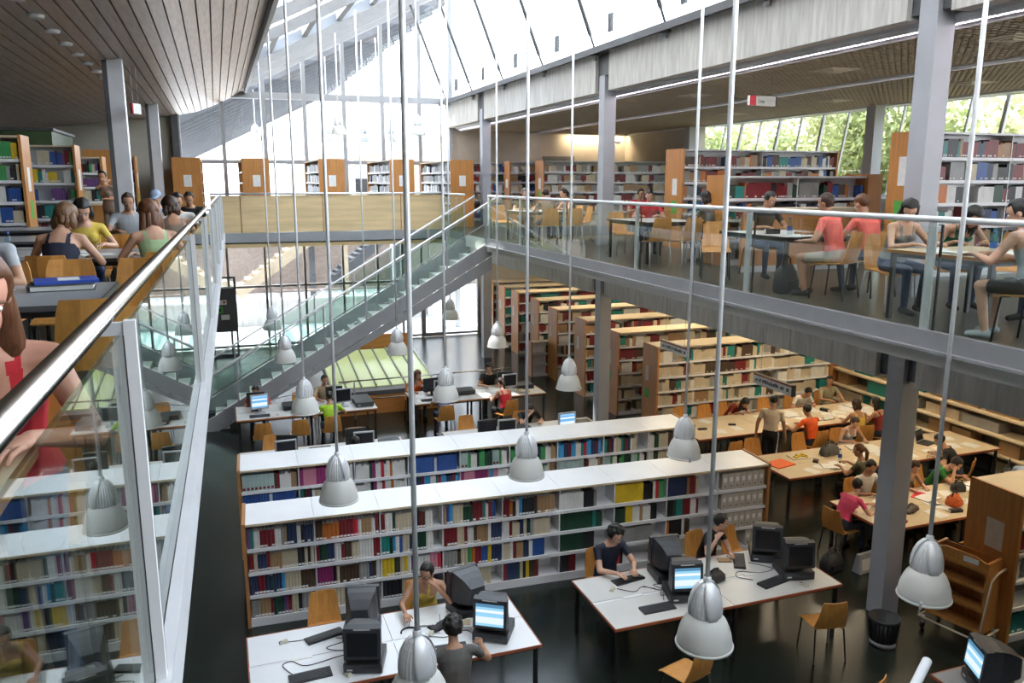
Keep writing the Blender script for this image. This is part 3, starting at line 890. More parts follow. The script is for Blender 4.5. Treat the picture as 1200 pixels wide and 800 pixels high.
WAX = R(-2.4)
AX, mxA, zA, pA, bwA = bookcase('near long white bookcase, low, with nine bays of books and box files', (0.07, 10.83, 0), WAX, 8.1, 0.74, 1.5, 4, 9, panel='edge_wood', top='lam_white', z0=0.12)
BX, mxB, zB, pB, bwB = bookcase('second long white bookcase, low, behind the near one', (0.06, 13.02, 0), R(-1.9), 8.1, 0.80, 1.5, 4, 9, panel='edge_wood', top='lam_white', z0=0.12)
ROWS = [
    ["P1 T1 W2 R4 W2 S1 D1 N3 W1 K1 N3", "R2 C1 N3 R1 D4 C6 K2 C1 K1 C1", "N2 R2 N1 G1 N3 L1 C5 d4", "S3 D3 R1 G3 P1 R1 C2 K1 S3 N1"],
    ["d2 O4 R4 r1 W1 D3 W1 R1", "R1 G2 N2 W2 R1 d2 C2 W5 R2", "M5 K1 C1 d6 S3 N1 d1 W1", "C8 d3 R2 G1"],
    ["R1 W2 G1 C6 K1 R1 d1 W2", "T2 G1 L1 W1 B1 C2 N2 G3 W2", "Y3 G1 d1 C1 Y1 W1 P2 W4 I2 r1", "K5 C4 K3 R2 N1"],
    ["D1 B1 L1 C3 G3 R3 T1 W1 R1 B1", "R4 C2 R1 W2 d1 D3 W1 N3", "S4 d1 C2 g1 O1 R2 B2 Y1 N3", "K2 R4 N1 C6"],
    ["R2 O1 K1 W1 L1 K4 d1 D5", "W2 R1 C2 N1 C1 G1 S1 C5", "C2 W1 R1 D2 N2 W1 B4", "R1 N3 G1 C1 K1 Y1 d2 R1"],
    ["W7 K3 S1", "G9 T1 G2", "G8 K4", "K3 R2"],
    ["Y9 K3 W1 r1 g2", "G4 Y2 W2 D1 W3 K2", "S12", "r2 K1"],
    ["N7 D1 R2 C1", "K2 G1 T2 R3 W2 R1", "O1 K4 W1 d2", "C9"],
]
rs = np.random.RandomState(5)
order = [0, 1, 2, 3, 4, 6, 5, 7]
nb = 0
BMX = Matrix.Rotation(WAX, 4, 'Z')
for bay in order:
    for row in range(4):
        seq = []
        for tok in ROWS[bay][row].split():
            seq += [tok[0]] * int(tok[1:])
        zr = zA + (3 - row) * pA
        run_t = {}
        tt = []
        prev = None
        for k in seq:
            if k != prev:
                t0, h0 = rs.uniform(0.042, 0.06), pA * rs.uniform(0.68, 0.86)
                prev = k
            tt.append((k, t0 * rs.uniform(0.94, 1.06), h0 * rs.uniform(0.985, 1.015)))
        avail = bwA - 0.035
        tot = sum(q[1] for q in tt)
        sc = min(1.0, avail / tot)
        x = bay * bwA + 0.015
        for j, (k, th, hh) in enumerate(tt):
            th *= sc
            if nb < 300:
                nb += 1
                o = bpy.data.objects.new('book', book_mesh(k, rs.rand() < 0.75))
                C.objects.link(o)
                o.matrix_world = mxA @ Matrix.Translation((x, 0.03, zr)) @ Matrix.Diagonal((th * 0.96, 0.2 * rs.uniform(0.85, 1.0), hh, 1))
                tag(o, f'{BNAME[k]} book, {ORD[j + 1]} in the {("top", "second", "third", "bottom")[row]} row of bay {ORD[bay + 1]}, near white bookcase', 'book', 'books in the near white bookcase')
            else:
                stuff_box(mxA, x, x + th * 0.96, 0.03, 0.22, zr, zr + hh, k)
            x += th
# grey box files in the last bay
mat('boxfile', (0.52, 0.48, 0.42), 0.7, var=0.1, scale=6)
bf = MB().box(0, 0.105, 0, 0.26, 0, 0.27).mesh('case', 'boxfile')
bl_ = MB().box(0.025, 0.08, -0.004, 0, 0.13, 0.2).mesh('spine_label', 'paper')
bh = MB().lathe([(0.012, 0), (0.016, 0.004), (0.008, 0.006)], 8).mesh('finger_ring', 'black_metal')
for row, xs in enumerate(([0.08 + 0.112 * i for i in range(7)], [0.08 + 0.112 * i for i in range(7)], [0.2 + 0.112 * i for i in range(6)], [0.16, 0.56, 0.675])):
    for j, xx in enumerate(xs):
        p = mxA @ Vector((8 * bwA + xx, 0.02, zA + (3 - row) * pA))
        t = thing('box_file', f'grey cardboard box file, {ORD[j + 1]} in the {("top", "second", "third", "bottom")[row]} row of the last bay, near white bookcase', 'box file', p, WAX, 'box files in the near white bookcase')
        put(bpy.data.objects.new('case', bf), t)
        put(bpy.data.objects.new('spine_label', bl_), t)
        h = put(bpy.data.objects.new('finger_ring', bh), t, (0.052, -0.001, 0.06))
        h.rotation_euler = (R(90), 0, 0)
# second white bookcase: its two upper rows show
RB = ["A8 d1 R1 W4 D3", "M1 I4 M5 S1 L1 I2 W6", "W2 W3 G1 M1 W2 r1 W2 O1", "B9 W1", "A2 g1 W2 K1 g2 G3", "g2 W2 D2 C2 K1 W1 N2", "L2 N2 R1 L2 W2 T1 r1", "T1 G1 R1 N1 W1 C2", "W2 G2 C4 d2"]
for bay in range(9):
    for row in range(2):
        seq = []
        for tok in (RB[bay] if row == 0 else RB[(bay * 4 + 3) % 9]).split():
            seq += [tok[0]] * int(tok[1:])
        x = bay * bwB + 0.02
        zr = zB + (3 - row) * pB
        for k in seq * 2:
            th = 0.062 if k in 'A' else rs.uniform(0.04, 0.056)
            if x + th > (bay + 1) * bwB - 0.02:
                break
            hh = pB * (0.8 if k in 'AIMB' else rs.uniform(0.66, 0.84))
            stuff_box(mxB, x, x + th * 0.95, 0.03, 0.22, zr, zr + hh, k)
            if k == 'A':
                stuff_box(mxB, x + 0.01, x + th * 0.95 - 0.01, 0.027, 0.03, zr + 0.02, zr + 0.06, 'R')
            x += th
    for row in (2, 3):
        fill_row(mxB, bay * bwB, (bay + 1) * bwB, zB + (3 - row) * pB, pB * 0.9, 'NRCWKGSD', rs, thick=0.05)
# lower bookcases at right angles to the void
PAL_C = 'CCWCCWDSCRTdC'
CY = [16.4, 18.42, 20.45, 22.5, 24.55, 26.6, 28.2, 29.7]
for i, y in enumerate(CY):
    nt = [('paper_cream', 0.45, 1.5, 0.16, 0.36)]
    if i < 2:
        nt.append(('green_note', 0.45, 1.02, 0.2, 0.24))
    x0 = 9.5 + (0.05 * i if i > 3 else 0)
    t, mx, z_, p_, b_ = bookcase(f'tall lower bookcase with orange wood end panel, {ORD[i + 1]} from the front of the row', (x0, y, 0), 0, 5.0, 0.66, 2.2, 6, 1, notice=nt, group='tall lower bookcases')
    for r in range(6):
        pal = PAL_C if i < 2 else ('RRKCTGRWR' if i > 3 else 'CWRKCTRD')
        fill_row(mx, 0, 5.0, z_ + r * p_, p_ * 0.86, pal, rs, full=0.93, thick=0.05 if i < 3 else 0.065, yf=0.03, depth=0.24)
# low return shelf in front of the fourth end panel
t, mx, z_, p_, b_ = bookcase('small low red-filled bookcase against the far end panels', (8.95, 23.2, 0), 0, 0.9, 0.3, 1.1, 3, 2, panel='maple_dark', z0=0.06)
for r in range(3):
    fill_row(mx, 0.5, 0.9, z_ + r * p_, p_ * 0.86, 'Rr', rs)
# near bookcase in the corner, seen end on
t, mx, z_, p_, b_ = bookcase('big orange wood bookcase end on beside the book trolley', (9.47, 7.06, 0), R(0), 3.4, 0.74, 2.05, 5, 2, notice=[('paper_cream', 0.32, 1.42, 0.26, 0.4)], topedge='maple_dark')
for r in range(5):
    fill_row(mx, 0, 3.4, z_ + r * p_, p_ * 0.86, 'TKWRWTNW', rs, thick=0.045)
# long wall shelf on the lower right wall, rounded board edges
ws = thing('wall_bookcase', 'long wall bookcase with thick rounded boards and pale boxes below the beam', 'bookcase', (14.75, 3.0, 0))
LW = 13.6
MB().box(0.5, 0.54, 0, LW, 0, 2.2).obj('back_panel', 'wall_dark', ws)
for z in (0.5, 0.9, 1.3, 1.72, 2.15):
    MB().box(0.04, 0.5, 0, LW, z - 0.035, z).tube([(0.02, 0, z - 0.02), (0.02, LW, z - 0.02)], 0.045, 10).obj('shelf', 'birch', ws)
for y in (0, 3.4, 6.8, 10.2, LW):
    MB().box(0.02, 0.5, y - 0.02, y + 0.02, 0, 2.2).obj('upright', 'maple_dark', ws)
mxw = Matrix.Translation((14.78, 3.0 + LW, 0)) @ Matrix.Rotation(R(-90), 4, 'Z')
for z in (0.06, 0.5, 0.9, 1.3, 1.72):
    x = 0.1
    while x < LW - 0.9:
        k = 'CDSTCDKDCS'[rs.randint(10)]
        w_ = rs.uniform(0.35, 0.95)
        if rs.rand() < 0.8:
            stuff_box(mxw, x, x + w_ - 0.03, 0.06, 0.4, z, z + rs.uniform(0.22, 0.33), k)
        x += w_ + rs.uniform(0, 0.2)
t, mx, z_, p_, b_ = bookcase('narrow dark bookcase with red spines at the end of the study tables', (14.05, 17.3, 0), R(0), 0.7, 0.35, 2.1, 6, 1, panel='maple_dark')
for r in range(6):
    fill_row(mx, 0, 0.7, z_ + r * p_, p_ * 0.86, 'RrKdK', rs)
# ---- upper floor, glazed side
PAL_U = 'RDCKGdWRNOSTCDBR'
UB = [('long bookcase with a pale end panel and green notice on the glazed upper floor', 9.7, 15.95, 0, 4.1, 0.7, 2.16, 6, [('paper', 0.3, 1.35, 0.2, 0.36), ('green_note', 0.3, 0.9, 0.22, 0.28)]),
      ('low bookcase in front of the window bookcase, glazed upper floor', 8.35, 12.3, 0, 3.0, 0.55, 1.56, 4, []),
      ('tall bookcase with red headed notice beside the nearest upper column', 10.05, 9.75, 0, 3.6, 0.6, 2.2, 6, [('paper', 0.3, 1.62, 0.24, 0.44), ('green_note', 0.3, 1.0, 0.3, 0.34)]),
      ('far long bookcase along the beige back wall, glazed upper floor', 10.5, 26.2, 0, 5.0, 0.7, 2.16, 6, [('paper', 0.3, 1.4, 0.2, 0.36), ('green_note', 0.3, 1.0, 0.2, 0.3)]),
      ('upper bookcase second from the beige back wall', 9.85, 27.8, 0, 3.4, 0.5, 2.16, 6, [('paper', 0.25, 1.4, 0.2, 0.3)]),
      ('upper bookcase third from the beige back wall', 9.3, 28.9, 0, 3.4, 0.5, 2.16, 6, [('paper', 0.25, 1.4, 0.2, 0.3)]),
      ('upper bookcase right against the beige back wall', 8.75, 30.1, 0, 3.4, 0.5, 2.16, 6, [('paper', 0.25, 1.4, 0.2, 0.3)])]
for i, (lab, x, y, rz, L, D, H, rows, nt) in enumerate(UB):
    t, mx, z_, p_, b_ = bookcase(lab, (x, y, UF), R(rz), L, D, H, rows, 1 if i in (3, 4, 5, 6) else 2, notice=nt, top='steel_light' if i in (0, 2) else 'birch', topedge='steel_light', ends=(1, 0) if i == 1 else (1, 1), panel='maple')
    for r in range(rows):
        fill_row(mx, 0, L, z_ + r * p_, p_ * 0.86, 'DCWSDRC' if i == 3 else PAL_U, rs, thick=0.036 if i < 3 else 0.055)
q = thing('reading_desk_end', 'plain orange wood panel closing the low bookcase by the windows', 'panel', (11.37, 12.25, UF))
MB().box(0, 0.32, 0, 0.6, 0, 1.56).obj('side_panel', 'maple_dark', q)
MB().box(-0.01, 0.34, -0.01, 0.62, 1.56, 1.6).obj('top_panel', 'maple_dark', q)
q = thing('service_counter', 'wooden counter with steel foot rail behind the glass balustrade', 'counter', (8.0, 11.3, UF))
MB().box(0, 2.4, 0, 0.06, 0.08, 0.98).obj('front_panel', 'maple', q)
MB().box(-0.05, 2.45, -0.1, 0.6, 0.98, 1.03).obj('worktop', 'birch', q)
MB().tube([(0, -0.12, 0.62), (2.4, -0.12, 0.62)], 0.025, 8).obj('rail', 'steel_light', q, True)
MB().box(0, 2.4, -0.02, 0.0, 0, 0.1).obj('plinth', 'steel_light', q)
# ---- bridge bookcases, seen end on
for i, x in enumerate((-1.15, 0.78, 3.02, 5.22, 7.2)):
    t, mx, z_, p_, b_ = bookcase(f'bridge bookcase with bare orange end panel, {ORD[i + 1]} from the slatted side', (x, 30.2, UF), R(-90), 4.1, 0.74, 2.14, 6, 1, group='bookcases on the bridge', ends=(1, 1))
    MB().box(0.022, 0.026, 0.27, 0.49, 1.32, 1.66).obj('notice_sheet', 'paper', [c for c in t.children if c.name.startswith('end_panel')][1])
    if i > 1:
        for r in range(6):
            fill_row(mx, 0, 4.1, z_ + r * p_, p_ * 0.86, 'KSNWdKG', rs, thick=0.055)
# also the side facing the slats of the first bookcase
mx2 = Matrix.Translation((-0.41, 26.1, UF)) @ Matrix.Rotation(R(90), 4, 'Z')
for r in range(6):
    fill_row(mx2, 0, 4.0, 0.1 + r * 0.335, 0.3, 'WSCBW', rs, thick=0.06)
# ---- slatted side bookcases
LB = [('bookcase with cream end panel cut by the picture edge, slatted side', -5.4, 15.6, 2.4, 2.2), ('wide bookcase of mixed books between two end panels, slatted side', -6.05, 17.9, 3.5, 2.14), ('short bookcase behind the reading women, slatted side', -5.4, 20.6, 3.0, 2.0), ('bookcase half hidden by the pale columns, slatted side', -5.0, 25.2, 2.9, 2.14)]
for i, (lab, x, y, L, H) in enumerate(LB):
    t, mx, z_, p_, b_ = bookcase(lab, (x, y, UF), 0, L, 0.6, H, 6, 2, panel='maple', top='birch', notice=[('paper', 0.3, 1.5, 0.2, 0.4), ('green_note', 0.3, 1.0, 0.2, 0.3), ('paper', 0.3, 0.2, 0.01, 0.01)])
    for r in range(6):
        fill_row(mx, 0, L, z_ + r * p_, p_ * 0.86, 'NRYBKCRgWSDPT', rs, thick=0.045)
q = thing('wood_door', 'orange wooden door leaf behind the standing woman', 'door', (-3.3, 24.7, UF))
MB().box(0, 1.0, 0, 0.06, 0, 2.3).obj('door_panel', 'maple', q)
MB().box(0.86, 0.9, -0.04, 0, 1.0, 1.15).obj('handle', 'steel_light', q)
q = thing('glass_office', 'green glass office box below the slatted ceiling', 'office', (-6.95, 21.5, UF))
mat('office_green', (0.07, 0.11, 0.055), 0.25, var=0.35, scale=0.7)
MB().box(0, 3.4, 0, 0.1, 0, 2.6).obj('front_panel', 'office_green', q)
MB().box(3.4, 3.5, 0, 3.0, 0, 2.6).obj('side_panel', 'office_green', q)
MB().box(-0.05, 3.55, -0.05, 3.05, 2.6, 2.66).obj('top_panel', 'steel_dark', q)
MB().box(-0.02, 3.52, -0.02, 0.0, 2.2, 2.25).obj('trim_bar', 'steel_light', q)
q = thing('return_counter', 'long beige desk front along the slatted side', 'counter', (-3.1, 20.2, UF))
MB().box(0, 0.9, 0, 0.4, 0, 0.95).obj('front_panel', 'maple', q)
MB().box(-0.03, 0.93, -0.03, 0.43, 0.95, 1.0).obj('worktop', 'birch', q)
# ------------------------------------------------------------------ tables and chairs
def table(label, x0, x1, y0, y1, z, top, edge='edge_red', rows=2, cols=2, name='study_table', cat='table', frame='black_metal', h=0.75, channel=False):
    t = thing(name, label, cat, ((x0 + x1) / 2, (y0 + y1) / 2, z))
    w, d = x1 - x0, y1 - y0
    cw, rd = w / cols, d / rows
    tm = MB().box(0.003, cw - 0.003, 0.003 + (0.0 if not channel else 0.0), rd - 0.003 - (0.02 if channel else 0), h - 0.028, h).mesh('tabletop', top)
    e = 0.012
    for c in range(cols):
        for r in range(rows):
            put(bpy.data.objects.new('tabletop', tm), t, (-w / 2 + c * cw, -d / 2 + r * rd + (0.02 if channel and r else 0), 0))
    for y in (-d / 2 - e, d / 2):
        MB().box(-w / 2 - e, w / 2 + e, y, y + e, h - 0.032, h + 0.001).obj('edge_band', edge, t)
    for x in (-w / 2 - e, w / 2):
        MB().box(x, x + e, -d / 2, d / 2, h - 0.032, h + 0.001).obj('edge_band', edge, t)
    if channel:
        MB().box(-w / 2, w / 2, -0.03, 0.03, h - 0.03, h - 0.006).obj('cable_channel', 'alu', t)
        for x in (-0.33, 0.22):
            MB().box(w * x - 0.14, w * x + 0.14, -0.022, 0.022, h - 0.006, h + 0.004).obj('socket_strip', 'paper', t)
    lm_ = MB().box(-0.022, 0.022, -0.022, 0.022, 0, h - 0.03).mesh('leg', frame)
    for c in range(cols):
        for sx_ in (c * cw + 0.05, (c + 1) * cw - 0.05):
            for y in (-d / 2 + 0.05, d / 2 - 0.05):
                put(bpy.data.objects.new('leg', lm_), t, (-w / 2 + sx_, y, 0))
    for y in (-d / 2 + 0.05, d / 2 - 0.05):
        MB().box(-w / 2 + 0.05, w / 2 - 0.05, y - 0.012, y + 0.012, h - 0.075, h - 0.03).obj('apron', frame, t)
    for x in (-w / 2 + 0.05, w / 2 - 0.05):
        MB().box(x - 0.012, x + 0.012, -d / 2 + 0.05, d / 2 - 0.05, h - 0.075, h - 0.03).obj('apron', frame, t)
    return t


TB = 0.75
T1 = table('pale grey double computer desk in the near corner, by the near white bookcase', 0.0, 3.2, 7.97, 9.25, 0, 'lam_white', name='computer_desk', channel=True)
T2 = table('pale grey double computer desk below the big lamp, by the box files', 4.16, 7.5, 7.97, 9.25, 0, 'lam_grey', name='computer_desk', channel=True)
T3 = table('computer desk with white flat screens under the stair', 0.1, 3.26, 18.6, 19.8, 0, 'lam_grey', 'edge_wood', name='computer_desk', channel=True)
T4 = table('computer desk behind the far pendant lamps, beside the stair railing', 4.18, 7.55, 18.6, 19.8, 0, 'lam_grey', 'edge_wood', name='computer_desk', channel=True)
T5 = table('computer desk hidden behind the second white bookcase, stair side', 0.1, 3.3, 15.0, 16.25, 0, 'lam_grey', 'edge_wood', name='computer_desk', channel=True)
T6 = table('computer desk hidden behind the second white bookcase, bookcase side', 4.2, 7.6, 15.0, 16.25, 0, 'lam_grey', 'edge_wood', name='computer_desk', channel=True)
S1 = table('far cream study table beside the tall lower bookcases', 9.1, 14.4, 13.95, 15.3, 0, 'lam_cream', cols=3)
S2 = table('middle cream study table crossed by the steel column', 9.4, 14.5, 11.45, 12.7, 0, 'lam_cream', cols=3)
S3 = table('near cream study table behind the nearest column', 9.35, 12.7, 9.1, 10.35, 0, 'lam_cream')
S4 = table('cream study table beside the wall, half hidden by the big bookcase', 13.35, 14.62, 9.2, 10.4, 0, 'lam_cream')
U1 = table('wood edged reading table by the glass, nearest on the upper floor', 6.78, 8.0, 5.65, 6.95, UF, 'lam_cream', 'edge_wood', rows=1, cols=1, name='reading_table')
U2 = table('reading table with bottles in front of the low upper bookcase', 6.95, 8.15, 8.85, 10.35, UF, 'lam_grey', 'black_metal', rows=1, cols=1, name='reading_table')
U3 = table('reading table behind the second upper post of the balustrade', 7.2, 8.4, 13.0, 14.6, UF, 'lam_grey', 'black_metal', rows=1, cols=1, name='reading_table')
U4 = table('reading table by the head of the stair', 6.95, 8.2, 18.4, 20.0, UF, 'lam_grey', 'black_metal', rows=1, cols=1, name='reading_table')
L0 = table('near wood edged reading table of the woman in red', -3.4, -0.52, 1.35, 2.45, UF, 'lam_cream', 'edge_wood', name='reading_table', rows=1)
L1 = table('grey reading table with blue folders, slatted side', -3.6, -0.72, 5.35, 6.5, UF, 'lam_slate', 'steel_dark', name='reading_table', rows=1)
L2 = table('grey reading table with the open book, second on the slatted side', -3.7, -0.6, 8.55, 9.8, UF, 'lam_slate', 'steel_dark', name='reading_table', rows=1)
L3 = table('grey reading table with scattered papers, third on the slatted side', -3.8, -0.55, 11.3, 12.5, UF, 'lam_slate', 'steel_dark', name='reading_table', rows=1)
L4 = table('far grey reading table near the pale columns', -3.8, -0.6, 13.9, 15.0, UF, 'lam_slate', 'steel_dark', name='reading_table', rows=1)

# plywood chair, sitter faces +y
def chair_proto(label, loc, legs):
    t = thing('library_chair', label, 'chair', loc)
    n = 7
    mb = MB()
    for k in range(n):       # seat: slight dish, rolled front
        def yz(i):
            f = i / n
            return -0.2 + 0.42 * f, 0.445 + 0.012 * math.cos(f * 3.1) - (0.02 if i == n else 0)
        (ya, za), (yb, zb) = yz(k), yz(k + 1)
        wa, wb = 0.205 + 0.01 * k / n, 0.205 + 0.01 * (k + 1) / n
        mb.hexa([(-wa, ya, za), (wa, ya, za), (wb, yb, zb), (-wb, yb, zb), (-wa, ya, za + 0.012), (wa, ya, za + 0.012), (wb, yb, zb + 0.012), (-wb, yb, zb + 0.012)])
    mb.obj('seat', 'ply', t)
    mb = MB()
    for k in range(6):       # tapering, gently curved back
        def bk(i):
            f = i / 6
            return -0.2 - 0.10 * f - 0.02 * math.sin(f * 3.1), 0.455 + 0.40 * f, 0.215 - 0.052 * f - (0.012 if i == 6 else 0)
        (ya, za, wa), (yb, zb, wb) = bk(k), bk(k + 1)
        for s in (-1, 0, 1):     # three facets bend it round the sitter
            x0, x1 = (s - 0.5) * 2 / 3, (s + 0.5) * 2 / 3
            c0, c1 = 0.03 * x0 * x0, 0.03 * x1 * x1
            mb.hexa([(x0 * wa, ya + c0, za), (x1 * wa, ya + c1, za), (x1 * wa, ya + c1 - 0.012, za), (x0 * wa, ya + c0 - 0.012, za), (x0 * wb, yb + c0, zb), (x1 * wb, yb + c1, zb), (x1 * wb, yb + c1 - 0.012, zb), (x0 * wb, yb + c0 - 0.012, zb)])
    mb.obj('backrest', 'ply', t)
    for sx_ in (-1, 1):
        MB().tube([(sx_ * 0.15, -0.12, 0.44), (sx_ * 0.19, -0.19, 0.425), (sx_ * 0.215, -0.25, 0)], 0.011, 6).obj('leg', legs, t, True)
        MB().tube([(sx_ * 0.15, 0.1, 0.435), (sx_ * 0.19, 0.16, 0.425), (sx_ * 0.21, 0.2, 0)], 0.011, 6).obj('leg', legs, t, True)
    MB().tube([(-0.17, 0.0, 0.435), (0.17, 0.0, 0.435)], 0.01, 6).obj('crossbar', legs, t, True)
    return t


CH = chair_proto('chair', (0, 0, 0), 'black_metal')
CHG = chair_proto('chair', (0, 0, 0), 'alu')
first = {'b': True, 'g': True}


def chair(label, x, y, z, face, k='b', group=None):
    p = CH if k == 'b' else CHG
    if first[k]:
        first[k] = False
        KIDS[p.name] = [(c, []) for c in p.children]
        p.location = (x, y, z)
        p.rotation_euler = (0, 0, R(face))
        p['label'] = uniq(label)
        return p
    return dup(p, uniq(label), (x, y, z), R(face))


G_ = 'plywood chair'
chair('empty plywood chair at the back of the near corner desk, against the white bookcase', 0.95, 9.62, 0, 180)
chair('empty plywood chair in front of the desk below the big lamp', 4.75, 7.35, 0, 15)
chair('empty plywood chair at the outer front end of the desk with black monitors', 7.0, 7.72, 0, -12)
chair('plywood chair beside the man in the black T-shirt, towards the box files', 7.1, 9.6, 0, 200)
chair('plywood chair between the curly haired man and the man in black', 5.95, 9.62, 0, 172)
chair('plywood chair whose top edge shows at the bottom between bin and handrail', 6.15, 6.25, 0, 20)
for i, x in enumerate((0.62, 1.42)):
    chair(('outer' if i == 0 else 'inner') + ' empty plywood chair in front of the white flat screen desk', x, 18.15, 0, 0)
chair('plywood chair behind the flat screen desk, under the stair', 1.62, 20.1, 0, 180)
chair('empty plywood chair between the desk rows, beside the second white bookcase', 0.75, 16.65, 0, 180)
chair('plywood chair with its back to the second white bookcase, by the bowed head', 2.45, 16.6, 0, 180)
chair('plywood chair peeping over the second white bookcase by the dark screens', 4.95, 16.7, 0, 180)
for i, x in enumerate((9.85, 10.5)):
    chair(f'empty plywood chair at the back of the far study table, {ORD[i + 1]} from the bookcase end', x, 15.7, 0, 180)
chair('plywood chair at the back of the far study table, under the hanging sign', 12.2, 15.75, 0, 180)
chair('empty plywood chair at the front of the far study table, before the standing man', 9.55, 13.62, 0, 6)
for i, (x, a) in enumerate(((9.95, 172), (11.15, 186))):
    chair(f'empty plywood chair at the back of the middle study table, {ORD[i + 1]} from the orange folder', x, 13.12, 0, a)
for i, (x, a) in enumerate(((11.5, 4), (12.45, -6))):
    chair(f'plywood chair at the front of the middle study table, {("before", "beyond")[i]} the steel column', x, 11.1, 0, a)
for i, (x, a) in enumerate(((10.9, 10), (11.5, -14))):
    chair(f'empty plywood chair in front of the near study table, {("before", "beyond")[i]} the nearest lamp', x, 8.75, 0, a)
# upper floor, glazed side
for i, (x, y, a) in enumerate(((7.15, 13.0 - 0.35, 0), (7.7, 14.95, 180), (7.72, 12.6, 6), (8.75, 13.8, 90))):
    chair(f'plywood chair around the reading table behind the second post, {ORD[i + 1]} from the glass', x, y, UF, a, 'g')
for i, (x, y, a) in enumerate(((6.98, 20.4, 176), (7.95, 18.0, -10), (8.55, 18.9, 90))):
    chair(f'plywood chair around the reading table by the stair head, {ORD[i + 1]} from the glass', x, y, UF, a, 'g')
chair('empty plywood chair facing the wooden counter near the glass', 7.15, 10.75, UF, 150, 'b')
chair('tall backed plywood chair behind the woman in black and white', 8.95, 7.2, UF, 120, 'g')
# upper floor, slatted side
LC = [('front of the near grey table, beside the rail', -0.70, 5.05, 8), ('back of the near grey table, beside the rail', -0.66, 6.98, 172), ('back of the near grey table, in the middle', -1.14, 7.0, 178),
      ('front of the second grey table, beyond the woman in navy', -1.86, 8.1, -6), ('back of the second grey table, beside the rail', -0.80, 10.25, 178),
      ('front of the third grey table, in the middle', -1.05, 10.95, 4), ('front of the third grey table, beyond the middle', -1.75, 10.95, -4),
      ('back of the third grey table, beyond the middle', -1.75, 12.95, 174), ('front of the far grey table', -1.2, 13.5, 0)]
for w_, x, y, a in LC:
    chair(f'orange chair at the {w_}', x, y, UF, a, 'b')
# ------------------------------------------------------------------ pendant lamps
def lamp_proto():
    t = thing('pendant_lamp', 'lamp', 'lamp', (0, 0, 0), 0, 'bell pendant lamps over the atrium')
    prof = [(0.246, 0.0), (0.25, 0.012), (0.246, 0.05), (0.236, 0.11), (0.216, 0.175), (0.187, 0.235), (0.152, 0.28), (0.12, 0.30)]
    MB().lathe(prof + [(r - 0.006, z - 0.004) for r, z in reversed(prof)], 40).obj('reflector', 'bell', t, True)
    MB().lathe([(0.244, -0.012), (0.258, -0.012), (0.262, 0.0), (0.258, 0.012), (0.244, 0.012), (0.244, -0.012)], 40).obj('rim_ring', 'bell', t, True)
    MB().lathe([(0.10, 0.27), (0.138, 0.278), (0.15, 0.31), (0.149, 0.38), (0.136, 0.45), (0.11, 0.52), (0.07, 0.575), (0.03, 0.60), (0.0, 0.605)], 56, fins=1, fin=0.055).obj('ribbed_housing', 'alu', t)
    for s in (0.6, 2.7, 4.8):        # three smooth shells over the ribs
        mb = MB()
        pr = [(0.152, 0.285), (0.161, 0.34), (0.157, 0.41), (0.142, 0.475), (0.113, 0.54), (0.072, 0.592), (0.03, 0.615)]
        wd = [0.30, 0.42, 0.5, 0.55, 0.6, 0.7, 0.8]
        n = 6
        base = len(mb.v)
        for (r, z), w in zip(pr, wd):
            for k in range(n + 1):
                a = s + (k / n - 0.5) * 2 * w
                mb.v.append((r * math.cos(a), r * math.sin(a), z))
        for i in range(len(pr) - 1):
            for k in range(n):
                mb.f.append((i * (n + 1) + k, i * (n + 1) + k + 1, (i + 1) * (n + 1) + k + 1, (i + 1) * (n + 1) + k))
                mb.m.append(0)
        sh = mb.obj('housing_shell', 'alu', t, True)
        sh.modifiers.new('thick', 'SOLIDIFY').thickness = 0.004
    MB().lathe([(0.036, 0.595), (0.036, 0.64), (0.022, 0.655)], 16).obj('rod_collar', 'alu', t, True)
    MB().box(0.25, 0.285, -0.012, 0.012, -0.02, 0.045).tube([(0.27, -0.02, 0.03), (0.285, 0, 0.06), (0.27, 0.02, 0.03)], 0.004, 6).obj('clip', 'steel_light', t)
    MB().lathe([(0.0, 0.07), (0.05, 0.085), (0.062, 0.13), (0.045, 0.19), (0.03, 0.24)], 16).obj('bulb', 'paper', t, True)
    return t


LX, LY = (1.26, 3.9, 6.47), (5.75, 10.32, 14.72, 19.25, 23.75)
LCOL = ('by the slatted side', 'in the middle', 'by the concrete beams')
LROW = ('front', 'second', 'third', 'fourth', 'fifth')
P0 = None
rods = {}
for i, y in enumerate(LY):
    for j, x in enumerate(LX):
        z = 1.90
        lab = f'grey bell pendant lamp, {LROW[i]} row of the hall, {LCOL[j]}'
        if P0 is None:
            P0 = lamp_proto()
            P0.location = (x, y, z)
            P0['label'] = lab
            t = P0
            dup_kids = [(c, []) for c in P0.children]
            KIDS[P0.name] = dup_kids
        else:
            t = dup(P0, lab, (x, y, z), 0.7 * i + 1.9 * j)
        L = roof_z(x) - 0.2 - z
        rm = rods.get(j)
        if rm is None:
            rm = rods[j] = MB().tube([(0, 0, 0.64), (0, 0, 3.3), (0, 0, 3.34), (0, 0, L)], [0.021, 0.021, 0.0225, 0.0225], 10).mesh('rod', 'alu', True)
        put(bpy.data.objects.new('rod', rm), t)
BKL = [(3.95, 28.2, 'over the bridge, in the middle'), (6.5, 27.6, 'over the bridge, by the concrete beams'), (4.25, 33.4, 'beyond the far glass, in the middle'), (6.6, 32.6, 'beyond the far glass, by the glass fin'), (1.55, 33.6, 'beyond the far glass, by the slatted side'), (6.9, 37.0, 'beyond the far glass, furthest of all'), (5.6, 33.0, 'beyond the far glass, half behind a steel tube')]
rb = MB().tube([(0, 0, 0.64), (0, 0, 4.0)], 0.018, 8).mesh('rod', 'alu', True)
